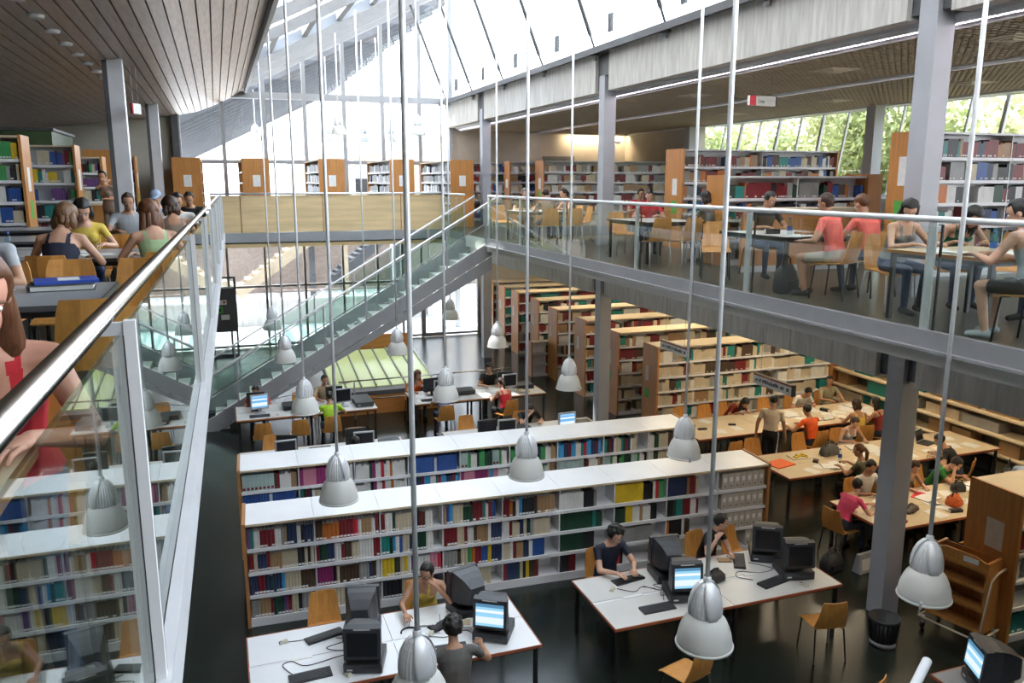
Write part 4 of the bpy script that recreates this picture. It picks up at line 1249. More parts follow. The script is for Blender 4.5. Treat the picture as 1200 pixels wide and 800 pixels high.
for x, y, w_ in BKL:
    t = dup(P0, f'small looking grey bell pendant lamp {w_}', (x, y, 7.55), 0.5)
    put(bpy.data.objects.new('rod', MB().tube([(0, 0, 0.64), (0, 0, roof_z(x) - 7.56)], 0.022, 8).mesh('rod', 'alu', True)), t)
    t['group'] = 'high pendant lamps at the far end'

# ------------------------------------------------------------------ computers
def crt_proto(on):
    t = thing('crt_monitor', 'crt', 'monitor', (0, 0, 0))       # screen faces -y
    MB().hexa([(-0.2, -0.2, 0.06), (0.2, -0.2, 0.06), (0.2, -0.09, 0.05), (-0.2, -0.09, 0.05), (-0.2, -0.17, 0.41), (0.2, -0.17, 0.41), (0.2, -0.09, 0.42), (-0.2, -0.09, 0.42)]).obj('bezel', 'dark_plastic', t)
    mb = MB()
    secs = [(-0.09, 0.195, 0.05, 0.415), (0.02, 0.185, 0.055, 0.405), (0.12, 0.15, 0.07, 0.37), (0.21, 0.125, 0.09, 0.32), (0.24, 0.11, 0.1, 0.30)]
    for (ya, wa, la, ha), (yb, wb, lb_, hb) in zip(secs, secs[1:]):
        mb.hexa([(-wa, ya, la), (wa, ya, la), (wb, yb, lb_), (-wb, yb, lb_), (-wa * 0.86, ya, ha), (wa * 0.86, ya, ha), (wb * 0.86, yb, hb), (-wb * 0.86, yb, hb)])
    mb.obj('rear_housing', 'dark_plastic', t)
    MB().hexa([(-0.165, -0.203, 0.10), (0.165, -0.203, 0.10), (0.165, -0.19, 0.10), (-0.165, -0.19, 0.10), (-0.165, -0.181, 0.36), (0.165, -0.181, 0.36), (0.165, -0.17, 0.36), (-0.165, -0.17, 0.36)]).obj('screen', 'crt_on' if on else 'screen_off', t)
    MB().hexa([(-0.09, -0.172, 0.392), (0.09, -0.172, 0.392), (0.09, -0.165, 0.392), (-0.09, -0.165, 0.392), (-0.09, -0.171, 0.405), (0.09, -0.171, 0.405), (0.09, -0.165, 0.405), (-0.09, -0.165, 0.405)]).obj('label_strip', 'paper', t)
    MB().lathe([(0.0, 0.0), (0.13, 0.0), (0.125, 0.02), (0.06, 0.055), (0, 0.06)], 20).obj('swivel_stand', 'black_plastic', t, True)
    return t


def screen_mat(name, a, b, s):
    m, nt, out = nodes_of(name)
    tcn = nt.nodes.new('ShaderNodeTexCoord')
    sp_ = nt.nodes.new('ShaderNodeSeparateXYZ')
    nt.links.new(tcn.outputs['Generated'], sp_.inputs[0])
    rpn = nt.nodes.new('ShaderNodeValToRGB')
    rpn.color_ramp.interpolation = 'CONSTANT'
    e = rpn.color_ramp.elements
    e[0].color = (*a, 1)
    e[1].position = 0.86
    e[1].color = (*b, 1)
    for pos, c in ((0.12, (0.75, 0.85, 0.95)), (0.42, a), (0.62, (0.85, 0.9, 0.95)), (0.74, a)):
        n = e.new(pos)
        n.color = (*c, 1)
    nt.links.new(sp_.outputs['Z'], rpn.inputs[0])
    em = nt.nodes.new('ShaderNodeEmission')
    em.inputs['Strength'].default_value = s
    nt.links.new(rpn.outputs[0], em.inputs[0])
    nt.links.new(em.outputs[0], out.inputs['Surface'])
    M[name] = m


screen_mat('crt_on', (0.30, 0.62, 0.85), (0.10, 0.25, 0.40), 0.4)
screen_mat('lcd_on', (0.16, 0.45, 0.80), (0.30, 0.55, 0.85), 0.4)
CRT_OFF, CRT_ON = crt_proto(False), crt_proto(True)
DCASE = thing('desktop_computer', 'case', 'computer', (0, 0, 0))
MB().box(-0.21, 0.21, -0.19, 0.22, 0.01, 0.115).obj('case', 'black_plastic', DCASE)
MB().box(-0.205, 0.205, -0.2, -0.19, 0.015, 0.11).obj('front_panel', 'dark_plastic', DCASE)
MB().box(-0.17, -0.11, -0.203, -0.2, 0.045, 0.062).obj('badge', 'paper', DCASE)
MB().box(0.0, 0.15, -0.203, -0.2, 0.075, 0.09).obj('drive_slot', 'black_plastic', DCASE)
for sx_ in (-1, 1):
    MB().box(sx_ * 0.17 - 0.015, sx_ * 0.17 + 0.015, -0.15, 0.18, 0, 0.01).obj('foot', 'black_plastic', DCASE)
KB = thing('keyboard', 'keyboard', 'keyboard', (0, 0, 0))
MB().hexa([(-0.225, -0.08, 0), (0.225, -0.08, 0), (0.225, 0.08, 0), (-0.225, 0.08, 0), (-0.225, -0.08, 0.014), (0.225, -0.08, 0.014), (0.225, 0.08, 0.03), (-0.225, 0.08, 0.03)]).obj('base', 'black_plastic', KB)
kk = MB()
for r in range(5):
    for c in range(18):
        if c in (13, 14) and r in (0, 4):
            continue
        x, y = -0.205 + c * 0.0235, -0.062 + r * 0.026
        z = 0.014 + 0.1 * (y + 0.08)
        kk.box(x, x + 0.019, y, y + 0.02, z, z + 0.008)
kk.obj('keys', 'dark_plastic', KB)['kind'] = 'stuff'
MS = thing('computer_mouse', 'mouse', 'mouse', (0, 0, 0))
MB().hexa([(-0.03, -0.055, 0), (0.03, -0.055, 0), (0.03, 0.055, 0), (-0.03, 0.055, 0), (-0.024, -0.04, 0.034), (0.024, -0.04, 0.034), (0.022, 0.045, 0.022), (-0.022, 0.045, 0.022)]).obj('shell', 'beige_plastic', MS)
MB().box(-0.001, 0.001, 0.02, 0.056, 0.0, 0.03).obj('button_gap', 'black_plastic', MS)


def lcd_proto(on, m):
    t = thing('flat_monitor', 'lcd', 'monitor', (0, 0, 0))
    MB().box(-0.2, 0.2, -0.02, 0.03, 0.1, 0.44).obj('bezel', m, t)
    MB().box(-0.172, 0.172, -0.024, -0.02, 0.135, 0.415).obj('screen', 'lcd_on' if on else 'screen_off', t)
    MB().box(-0.03, 0.03, 0.02, 0.05, 0.01, 0.2).obj('neck', m, t)
    MB().box(-0.12, 0.12, -0.08, 0.11, 0, 0.014).obj('base', m, t)
    return t


LON, LOFF, LBLK = lcd_proto(True, 'grey_plastic'), lcd_proto(False, 'grey_plastic'), lcd_proto(False, 'black_plastic')
SEEN = set()


def place(p, label, x, y, z, face=0.0):
    lab = uniq(label)
    if p.name not in SEEN:
        SEEN.add(p.name)
        KIDS[p.name] = [(c, list(c.children)) for c in p.children]
        p.location = (x, y, z)
        p.rotation_euler = (0, 0, R(face))
        p['label'] = lab
        return p
    return dup(p, lab, (x, y, z), R(face))


T = TB
# near corner desk: two crt stations back to back, twice
for lab, x, y, f, on in (('turned to the near bookcase, near corner desk', 1.30, 8.93, 165, False), ('facing the front of the near corner desk, screen dark', 1.22, 8.26, -18, False),
                         ('turned to the woman in yellow', 2.62, 8.98, 195, False), ('lit, facing the man in grey on the near corner desk', 2.75, 8.36, -32, True),
                         ('turned to the curly haired man, second desk', 5.42, 8.95, 172, False), ('lit with a blue page behind the big lamp', 5.33, 8.40, -14, True),
                         ('turned towards the box files, second desk', 7.03, 8.98, -30, False), ('facing the empty chair, second desk', 7.08, 8.42, -15, False)):
    place(DCASE, 'black computer case under the monitor ' + lab.replace(', screen dark', '').replace('lit, ', '').replace('lit with', 'with'), x, y, T, f)
    place(CRT_ON if on else CRT_OFF, 'bulky dark tube monitor ' + lab, x, y, T + 0.115, f)
for lab, x, y, f in (('askew at the bookcase side of the near corner desk', 0.86, 8.98, 196), ('at the front edge of the near corner desk', 0.62, 8.22, 4), ('slanted beside the woman in yellow', 2.28, 8.78, 205), ('in front of the man in grey', 2.15, 8.22, -4),
                     ('under the hands of the curly haired man', 4.87, 9.02, 188), ('at the front edge of the desk below the big lamp', 4.87, 8.22, 0), ('beside the man in the black T-shirt', 6.60, 8.98, 238), ('at the outer front end of the second desk', 6.66, 8.30, 12)):
    place(KB, 'black keyboard ' + lab, x, y, T, f)
for lab, x, y, f in (('left alone on the near corner desk', 0.40, 9.0, 100), ('by the front keyboard of the near corner desk', 1.0, 8.12, 30), ('under the hand of the woman in yellow', 2.05, 8.60, 150), ('by the keyboard of the curly haired man', 4.55, 8.85, 140), ('by the outer keyboard of the second desk', 7.0, 8.1, 20)):
    place(MS, 'small beige computer mouse ' + lab, x, y, T, f)
place(CRT_ON, 'bulky dark tube monitor standing in the bottom corner behind the handrail', 7.35, 5.6, 0.86, -115)
tcorner = table('dark desk corner below the handrail at the bottom edge', 6.98, 8.2, 5.1, 6.0, 0, 'lam_slate', cols=1, rows=1, name='computer_desk')
place(DCASE, 'black desktop computer case on the dark desk in the bottom corner', 7.35, 5.6, 0.75, -115)
# desks under the stair
for lab, x, y, f, p in (('with a blue page, on the desk under the stair', 0.62, 19.1, 6, LON), ('black, back to back with the blue one under the stair', 0.55, 19.35, 175, LBLK), ('turned away from the man in green', 2.35, 19.32, 176, LBLK), ('facing the man in green', 2.52, 19.02, 8, LOFF),
                        ('hiding the woman in orange', 4.75, 19.35, 185, LBLK), ('turned to the woman in light blue', 4.95, 19.05, 0, LOFF), ('before the man in black under the stair', 6.72, 19.4, 178, LBLK), ('facing the woman in red', 6.75, 19.1, 6, LOFF)):
    place(p, 'flat monitor ' + lab, x, y, T, f)
for lab, x, y, f, p in (('with dark screen in a grey frame above the second white bookcase', 0.93, 15.4, 4, LOFF), ('tilted and black behind the grey framed one', 0.98, 15.75, 160, LBLK), ('pale, half hidden above the second white bookcase by the bowed head', 2.42, 15.45, -4, LOFF), ('black beside the pale one by the bowed head', 2.3, 15.75, 180, LBLK),
                        ('black above the second white bookcase, middle', 4.95, 15.4, 2, LBLK), ('grey framed with dark screen, beside the black one in the middle', 5.35, 15.3, -4, LOFF), ('showing a blue page beside the head-resting man', 6.72, 15.35, 3, LON)):
    place(p, 'flat monitor ' + lab, x, y, T, f)
for lab, x, y, f in (('beside the flat screen under the stair', 1.35, 19.3, 182), ('lying before the empty chairs under the stair', 1.55, 18.95, 2), ('at the inner end of the desk under the stair, rear one', 2.98, 19.4, 180), ('at the inner end of the desk under the stair, front one', 3.0, 18.98, 0), ('on the stair railing desk, in the middle', 5.6, 19.25, 180), ('at the far end of the stair railing desk', 7.2, 19.3, 180),
                     ('above the second white bookcase, stair side', 1.6, 15.6, 0), ('above the second white bookcase, before the aisle', 2.98, 15.7, 0), ('above the second white bookcase, beside the blue page', 7.2, 15.6, 0), ('behind the dark screens in the middle', 5.8, 15.7, 0)):
    place(DCASE, 'flat dark computer case ' + lab, x, y, T, f)
for lab, x, y, f in (('below the blue page under the stair', 0.6, 18.8, 0), ('by the first case above the second white bookcase', 0.55, 15.35, 0), ('before the man in green', 2.1, 18.82, 0), ('before the woman in light blue', 4.6, 18.85, 0)):
    place(KB, 'black keyboard ' + lab, x, y, T, f)
place(MS, 'small computer mouse beside the keyboard under the stair', 1.0, 18.8, T, 0)
# loose cables
CB = [('looped from the bookcase side keyboard, near corner desk', [(0.98, 8.9, 0), (1.2, 8.75, 0), (1.05, 8.6, 0), (0.85, 8.72, 0), (1.1, 8.8, 0), (1.25, 8.9, 0)]), ('trailing from the front keyboard to the monitor, near corner desk', [(0.45, 8.3, 0), (0.35, 8.52, 0), (0.45, 8.58, 0), (0.6, 8.44, 0), (0.95, 8.5, 0), (1.2, 8.52, 0), (1.1, 8.3, 0), (1.02, 8.16, 0)]),
      ('of the lone mouse, near corner desk', [(0.43, 9.0, 0), (0.6, 8.98, 0), (0.82, 8.99, 0)]), ('curled between the woman in yellow and the man in grey', [(1.85, 8.35, 0), (2.0, 8.55, 0), (2.2, 8.48, 0), (2.45, 8.55, 0), (2.55, 8.4, 0), (2.6, 8.55, 0), (2.5, 8.7, 0)]),
      ('tangled in the middle of the desk below the big lamp', [(4.98, 8.8, 0), (5.15, 8.62, 0), (5.3, 8.72, 0), (5.12, 8.78, 0), (5.22, 8.55, 0), (5.08, 8.5, 0), (5.2, 8.68, 0.02), (5.05, 8.38, 0)]), ('wavy below the keyboard of the curly haired man', [(4.62, 8.85, 0), (4.8, 8.7, 0), (4.95, 8.78, 0), (5.1, 8.68, 0)]),
      ('looped before the outer monitors of the second desk', [(6.45, 8.45, 0), (6.3, 8.6, 0), (6.42, 8.72, 0), (6.65, 8.6, 0), (6.9, 8.62, 0), (6.8, 8.8, 0), (6.7, 8.9, 0)])]
for lab, pts in CB:
    q = [Vector((a, b, c + T + 0.006)) for a, b, c in pts]
    q = [q[0]] + q + [q[-1]]
    fine = []
    for k in range(1, len(q) - 2):
        for s in range(5):
            u = s / 5
            fine.append(0.5 * (2 * q[k] + (q[k + 1] - q[k - 1]) * u + (2 * q[k - 1] - 5 * q[k] + 4 * q[k + 1] - q[k + 2]) * u * u + (3 * q[k] - q[k - 1] - 3 * q[k + 1] + q[k + 2]) * u ** 3))
    tag(MB().tube(fine + [q[-1]], 0.005, 5).obj('computer_cable', 'black_plastic', None, True), 'thin black computer cable ' + lab, 'cable')

# ------------------------------------------------------------------ things on the tables
def sheet_stack(name, label, cat, x, y, z, w, d, h, face, m, cover=None, group=None):
    t = MB().box(-w / 2, w / 2, -d / 2, d / 2, 0, h)
    o = t.obj(name, m, None, False, (x, y, z), R(face))
    return tag(o, uniq(label), cat, group)


def paper(label, x, y, z, face, w=0.21, d=0.297):
    return sheet_stack('paper_sheet', label, 'paper', x, y, z + 0.001, w, d, 0.003, face, 'paper')


def open_book(label, x, y, z, face, m='paper', w=0.19, d=0.27, name='open_book'):
    t = thing(name, uniq(label), 'book', (x, y, z), R(face))
    MB().box(-w, w, -d / 2, d / 2, 0, 0.006).obj('cover', 'cover_N', t)
    for s in (-1, 1):
        a, b = (-w + 0.008, 0) if s < 0 else (0, w - 0.008)
        MB().hexa([(a, -d / 2 + 0.006, 0.006), (b, -d / 2 + 0.006, 0.006), (b, d / 2 - 0.006, 0.006), (a, d / 2 - 0.006, 0.006), (a, -d / 2 + 0.006, 0.014 if s < 0 else 0.024), (b, -d / 2 + 0.006, 0.024 if s < 0 else 0.014), (b, d / 2 - 0.006, 0.024 if s < 0 else 0.014), (a, d / 2 - 0.006, 0.014 if s < 0 else 0.024)]).obj('page_block', m, t)
    return t


def closed_book(label, x, y, z, face, k, w=0.17, d=0.24, h=0.03):
    t = thing('closed_book', uniq(label), 'book', (x, y, z), R(face))
    MB().box(-w / 2, w / 2, -d / 2, d / 2, 0, 0.004).box(-w / 2, w / 2, -d / 2, d / 2, h - 0.004, h).box(-w / 2, -w / 2 + 0.005, -d / 2, d / 2, 0, h).obj('cover', bm_(k), t)
    MB().box(-w / 2 + 0.005, w / 2 - 0.005, -d / 2 + 0.005, d / 2 - 0.005, 0.004, h - 0.004).obj('page_block', 'paper', t)
    return t


def bottle(label, x, y, z, m='bottle_clear', cap='cover_B', h=1.0):
    t = thing('water_bottle', label, 'bottle', (x, y, z))
    MB().lathe([(0, 0), (0.034, 0), (0.036, 0.01), (0.036, 0.14 * h), (0.03, 0.165 * h), (0.014, 0.20 * h), (0.013, 0.215 * h)], 16).obj('body', m, t, True)
    MB().lathe([(0.016, 0.21 * h), (0.016, 0.232 * h), (0, 0.233 * h)], 12).obj('cap', cap, t, True)
    MB().lathe([(0.0368, 0.06 * h), (0.0368, 0.115 * h)], 16).obj('wrap_label', cap, t, True)
    return t


def bag(label, x, y, z, face, m, w=0.4, d=0.22, h=0.3, name='bag', cat='bag'):
    t = thing(name, label, cat, (x, y, z), R(face))
    mb = MB()
    pr = [(0.0, 0.92, 0.9), (0.1, 1.0, 1.0), (0.45, 0.98, 1.0), (0.75, 0.86, 0.8), (0.95, 0.6, 0.45), (1.0, 0.4, 0.2)]
    n = 14
    for f, a, b in pr:
        for k in range(n):
            c = 2 * math.pi * k / n
            sg = lambda v: math.copysign(abs(v) ** 0.6, v)
            mb.v.append((sg(math.cos(c)) * w / 2 * a, sg(math.sin(c)) * d / 2 * b, f * h + 0.012 * math.sin(3 * c + 9 * f)))
    for i in range(len(pr) - 1):
        for k in range(n):
            k2 = (k + 1) % n
            mb.f.append((i * n + k, i * n + k2, (i + 1) * n + k2, (i + 1) * n + k))
            mb.m.append(0)
    mb.f.append(tuple(reversed(range(n))))
    mb.f.append(tuple((len(pr) - 1) * n + k for k in range(n)))
    mb.m += [0, 0]
    mb.obj('body', m, t, True)
    MB().tube([(-w * 0.3, 0, h * 0.8), (-w * 0.22, 0, h * 1.2), (0, 0, h * 1.32), (w * 0.22, 0, h * 1.2), (w * 0.3, 0, h * 0.8)], 0.013, 6).obj('strap', 'black_plastic', t, True)
    MB().box(-w * 0.3, w * 0.3, -d / 2 * 1.06, -d / 2 * 0.9, h * 0.12, h * 0.48).obj('pocket', m, t)
    return t


mat('bag_grey', (0.10, 0.10, 0.095), 0.8, var=0.2, scale=10)
mat('bag_orange', (0.62, 0.12, 0.02), 0.6, var=0.5, scale=14)
mat('orange_card', (0.85, 0.14, 0.02), 0.5, var=0.05, scale=4)
mat('red_card', (0.72, 0.03, 0.06), 0.5, var=0.05, scale=4)
mat('blue_card', (0.03, 0.08, 0.42), 0.4, var=0.15, scale=5)
# near corner desk
open_book('open notebook in front of the woman in yellow', 2.05, 8.92, T, 168, name='open_notebook')
t = thing('card_box', 'small white box of printed cards beside the slanted keyboard', 'box', (2.45, 8.66, T), R(-20))
MB().box(-0.13, 0.13, -0.1, 0.1, 0, 0.05).obj('tray', 'paper', t)
MB().box(-0.1, 0.0, -0.06, 0.06, 0.05, 0.06).box(0.02, 0.1, -0.06, 0.06, 0.05, 0.056, 1).obj('cards', ['edge_red', 'birch'], t)
t = thing('headset', 'black headset lying behind the nearest lamp', 'headset', (1.82, 8.72, T))
MB().tube([(-0.1 * math.cos(a), 0.1 * math.sin(a) + 0.0, 0.015) for a in [k * 0.35 for k in range(10)]], 0.01, 6).obj('headband', 'black_plastic', t, True)
MB().lathe([(0, 0), (0.04, 0), (0.04, 0.03), (0, 0.035)], 12, c=(0.1, 0, 0)).obj('ear_cup', 'black_plastic', t, True)
closed_book('small tan booklet by the man in the black T-shirt', 6.42, 9.08, T, 70, 'D', 0.12, 0.18, 0.015)
bag('rounded black bag behind the big lamp on the second desk', 5.95, 8.62, T, 20, 'black_plastic', 0.36, 0.2, 0.13)
# study tables
ST = {'far': (S1, 9.1, 14.4, 13.95, 15.3), 'middle': (S2, 9.4, 14.5, 11.45, 12.7), 'near': (S3, 9.35, 12.7, 9.1, 10.35)}
for lab, x, y, f in (('at the bookcase end of the far study table, rear one', 9.95, 15.05, 20), ('at the bookcase end of the far study table, front one', 9.85, 14.3, -15), ('beside the glasses case, far study table', 10.3, 14.35, -8), ('under the hand of the man in orange', 11.5, 14.4, 10), ('in front of the bending reader', 11.3, 14.95, 170), ('between the standing man and the man in orange', 11.6, 14.75, 30),
                     ('before the man in white, far study table', 12.85, 14.95, 175), ('second before the man in white', 12.5, 14.8, 160), ('before the man in khaki', 13.7, 14.95, 185), ('before the woman in yellow and orange', 13.1, 14.3, -5), ('beside the long haired woman', 13.9, 14.35, 12), ('at the wall end of the far study table', 14.15, 14.75, 80), ('in the middle of the far study table', 13.3, 14.65, 40),
                     ('before the woman in the white top', 12.15, 12.4, 172), ('second before the woman in the white top', 12.45, 12.3, 150), ('before the ponytail woman', 10.75, 11.8, 4), ('before the orange folder', 10.05, 11.65, 14), ('beside the wallet on the middle table', 10.35, 11.75, 40), ('large, in the middle of the middle study table', 11.6, 12.05, -20), ('by the clear bottle on the middle table', 12.6, 12.0, 18), ('by the steel column on the middle table', 13.0, 11.75, 5), ('before the open laptop', 13.3, 11.8, -10), ('at the wall end of the middle study table', 14.0, 12.3, 70),
                     ('under the arm of the girl in pink', 9.75, 10.0, -60), ('before the boy in the white T-shirt', 10.55, 10.1, 178), ('by the red pencil case on the near table', 9.7, 9.4, -30), ('before the woman in the grey tank top', 11.2, 10.08, 176), ('second before the woman in the grey tank top', 11.45, 9.95, 160), ('before the man in green', 12.0, 10.05, 190), ('by the orange toy bag', 11.4, 9.72, 20), ('second by the orange toy bag', 11.5, 9.5, 8), ('in front of the steel column, near table', 10.9, 9.55, 40),
                     ('before the man in light blue', 14.0, 10.0, 90)):
    paper('white paper sheet ' + lab, x, y, T, f)
for tab, pts in (('far study table', [(12.2, 15.0, 10, 'by the calendar'), (12.95, 14.6, 60, 'half way along the wall half'), (13.45, 14.3, -12, 'between the two women'), (13.95, 14.6, 100, 'at the wall end'), (12.1, 14.5, 15, 'beside the man in orange'), (13.6, 14.75, 30, 'across from the man in khaki')]),
                 ('middle study table', [(11.95, 11.9, 12, 'behind the boy in white'), (12.0, 12.2, -35, 'by the maroon case'), (12.9, 12.4, 30, 'beyond the white top'), (13.3, 11.65, 8, 'near the hunched man in black'), (13.75, 11.9, -20, 'beyond the laptop'), (11.35, 11.75, 80, 'beyond the ponytail woman'), (14.1, 11.8, 15, 'at the wall end'), (12.45, 11.75, -10, 'before the bottle')]),
                 ('near study table', [(10.15, 10.0, 30, 'between the girl in pink and the boy in white'), (10.6, 9.35, 10, 'in front of the column foot'), (10.9, 9.75, -15, 'before the orange toy bag'), (11.75, 9.4, 25, 'beyond the orange toy bag'), (12.1, 9.85, 100, 'beside the man in green')])):
    for x, y, f, where in pts:
        paper(f'white paper sheet {where}, {tab}', x, y, T, f, 0.24, 0.32)
for lab, x, y, f in (('before the standing man', 12.05, 14.8, 4), ('grey edged, on the far study table before the man in orange', 12.35, 14.35, 12), ('before the man in khaki', 14.0, 15.0, 180), ('on the middle table before the ponytail woman', 10.55, 11.7, -25), ('before the woman in the white top', 11.8, 12.45, 165), ('behind the steel column, near study table', 11.0, 9.9, 10), ('before the man in green', 12.3, 10.1, 190)):
    open_book('open book ' + lab, x, y, T, f)
sheet_stack('folder', 'bright orange card folder on the middle study table', 'folder', 9.72, 12.15, T, 0.46, 0.36, 0.02, 12, 'orange_card')
sheet_stack('folder', 'bright red card folder before the woman in the grey tank top', 'folder', 10.95, 10.05, T, 0.34, 0.16, 0.012, 30, 'red_card')
t = thing('snack_tray', 'pale tray with yellow snacks on the middle study table', 'tray', (10.35, 12.35, T), R(-8))
MB().box(-0.22, 0.22, -0.13, 0.13, 0, 0.02).obj('tray', 'paper_cream', t)
sn = MB()
for k in range(14):
    x, y = rs.uniform(-0.16, 0.16), rs.uniform(-0.09, 0.09)
    sn.box(x - 0.025, x + 0.025, y - 0.015, y + 0.015, 0.02, 0.045)
sn.obj('snacks', 'cover_Y', t)['kind'] = 'stuff'
bag('slouched grey and black bag on the middle study table', 11.0, 12.3, T, 10, 'bag_grey', 0.46, 0.22, 0.2)
bag('orange patterned soft bag on the near study table', 11.15, 9.52, T, 15, 'bag_orange', 0.26, 0.22, 0.19)
bag('dark brown scarf-like bag on the near study table', 10.3, 9.6, T, 25, 'cover_dx', 0.42, 0.2, 0.08)
bag('black pouch with white buckle in front of the man in green', 11.75, 9.98, T, -10, 'black_plastic', 0.26, 0.16, 0.16)
closed_book('dark red wallet on the middle study table', 10.45, 12.02, T, 40, 'd', 0.12, 0.1, 0.05)
closed_book('small maroon case before the clear bottle, middle study table', 12.3, 12.05, T, 70, 'R', 0.08, 0.2, 0.05)
closed_book('black glasses case on the far study table', 10.35, 14.62, T, 70, 'K', 0.07, 0.16, 0.03)
closed_book('black pencil case at the bookcase end of the far study table', 9.55, 14.55, T, 80, 'K', 0.07, 0.2, 0.03)
closed_book('black pencil pouch on the near study table by the column', 10.95, 9.3, T, 80, 'K', 0.08, 0.22, 0.05)
closed_book('red pencil case at the edge of the near study table', 9.85, 9.3, T, 30, 'r', 0.06, 0.16, 0.03)
closed_book('black case in the middle of the far study table', 13.05, 14.85, T, 20, 'K', 0.1, 0.2, 0.06)
t = thing('desk_calendar', 'small white desk calendar on the far study table', 'calendar', (12.65, 14.3, T), R(6))
MB().prism([(-0.16, 0), (0.16, 0), (0.16, 0.01), (-0.16, 0.01)], -0.09, 0.09).obj('base', 'bag_grey', t)
MB().hexa([(-0.14, -0.07, 0.01), (0.14, -0.07, 0.01), (0.14, -0.06, 0.01), (-0.14, -0.06, 0.01), (-0.14, 0.0, 0.12), (0.14, 0.0, 0.12), (0.14, 0.01, 0.12), (-0.14, 0.01, 0.12)]).obj('page', 'paper', t)
bottle('clear water bottle on the middle study table before the steel column', 12.75, 12.15, T)
bottle('clear bottle beside the ponytail woman, middle study table', 10.95, 11.95, T)
bottle('clear bottle before the man in green, near study table', 12.5, 9.75, T)
t = thing('laptop', 'open grey laptop of the man in the black T-shirt at the wall', 'laptop', (13.35, 12.2, T), R(20))
MB().box(-0.17, 0.17, -0.12, 0.12, 0, 0.02).obj('base', 'dark_plastic', t)
MB().hexa([(-0.17, 0.12, 0.02), (0.17, 0.12, 0.02), (0.17, 0.135, 0.02), (-0.17, 0.135, 0.02), (-0.17, 0.19, 0.25), (0.17, 0.19, 0.25), (0.17, 0.205, 0.25), (-0.17, 0.205, 0.25)]).obj('lid', 'grey_plastic', t)
MB().hexa([(-0.15, 0.122, 0.035), (0.15, 0.122, 0.035), (0.15, 0.126, 0.035), (-0.15, 0.126, 0.035), (-0.15, 0.182, 0.24), (0.15, 0.182, 0.24), (0.15, 0.187, 0.24), (-0.15, 0.187, 0.24)]).obj('screen', 'screen_off', t)
bag('black backpack on the floor against the wall shelf', 14.35, 11.1, 0, 30, 'black_plastic', 0.4, 0.3, 0.5, 'backpack')
bag('black shoulder bag under the near study table', 8.75, 9.55, 0, 10, 'black_plastic', 0.4, 0.25, 0.28)
t = thing('shopping_bag', 'grey and white printed bag under the near study table', 'bag', (9.25, 9.35, 0), R(8))
MB().hexa([(-0.22, -0.08, 0), (0.22, -0.08, 0), (0.22, 0.08, 0), (-0.22, 0.08, 0), (-0.2, -0.03, 0.3), (0.2, -0.03, 0.3), (0.2, 0.03, 0.3), (-0.2, 0.03, 0.3)]).obj('body', 'grey_plastic', t)
MB().hexa([(-0.16, -0.079, 0.05), (0.16, -0.079, 0.05), (0.16, -0.07, 0.05), (-0.16, -0.07, 0.05), (-0.16, -0.046, 0.22), (0.16, -0.046, 0.22), (0.16, -0.04, 0.22), (-0.16, -0.04, 0.22)]).obj('print', 'paper', t)
# desks near the stair
for lab, x, y, f in (('before the woman in orange', 4.45, 19.3, 170), ('beside the woman in light blue', 4.4, 18.9, -10), ('before the woman in red', 6.1, 18.95, 5), ('second before the woman in red', 6.3, 19.15, 25), ('before the man in black at the stair', 6.4, 19.5, 175), ('beside the head-resting man', 6.0, 15.7, 170)):
    paper('white paper sheet ' + lab, x, y, T, f)
closed_book('yellow covered book at the far end of the stair railing desk', 7.1, 18.9, T, 10, 'Y')
closed_book('open faced cream book at the end of the stair railing desk', 6.98, 18.85, T + 0.031, 14, 'C')
# upper tables
Z = UF + 0.75
for lab, x, y, f in (('before the woman in black and white', 7.25, 6.75, 176), ('second before the woman in black and white', 7.05, 6.5, 150), ('before the woman in the green top', 7.6, 6.2, 80), ('second before the woman in the green top', 7.4, 6.0, 110), ('by the man in the grey tank top', 7.15, 5.5, 20), ('third before the woman in the green top', 7.55, 5.75, 95)):
    paper('white paper sheet ' + lab + ', upper table', x, y, Z, f)
open_book('thick open book in the middle of the nearest upper table', 7.0, 6.15, Z, 80)
bottle('clear water bottle on the nearest upper table', 7.3, 6.1, Z)
bottle('clear water bottle in front of the man in coral', 7.35, 9.3, Z)
bottle('second clear water bottle on the coral shirt table', 7.85, 9.1, Z, h=0.9)
for lab, x, y, f in (('before the man in coral', 7.3, 9.1, 5), ('behind the bottles', 7.6, 9.7, 15), ('by the glass edge of the coral shirt table', 7.1, 10.0, 20)):
    paper('white paper sheet ' + lab, x, y, Z, f)
closed_book('dark case behind the bottles on the coral shirt table', 7.25, 9.55, Z, 70, 'K', 0.1, 0.2, 0.07)
closed_book('tan book on the coral shirt table', 7.65, 9.35, Z, 10, 'D')
bag('black bag with red strap under the coral shirt table', 7.1, 9.0, UF, 20, 'black_plastic', 0.36, 0.25, 0.38)
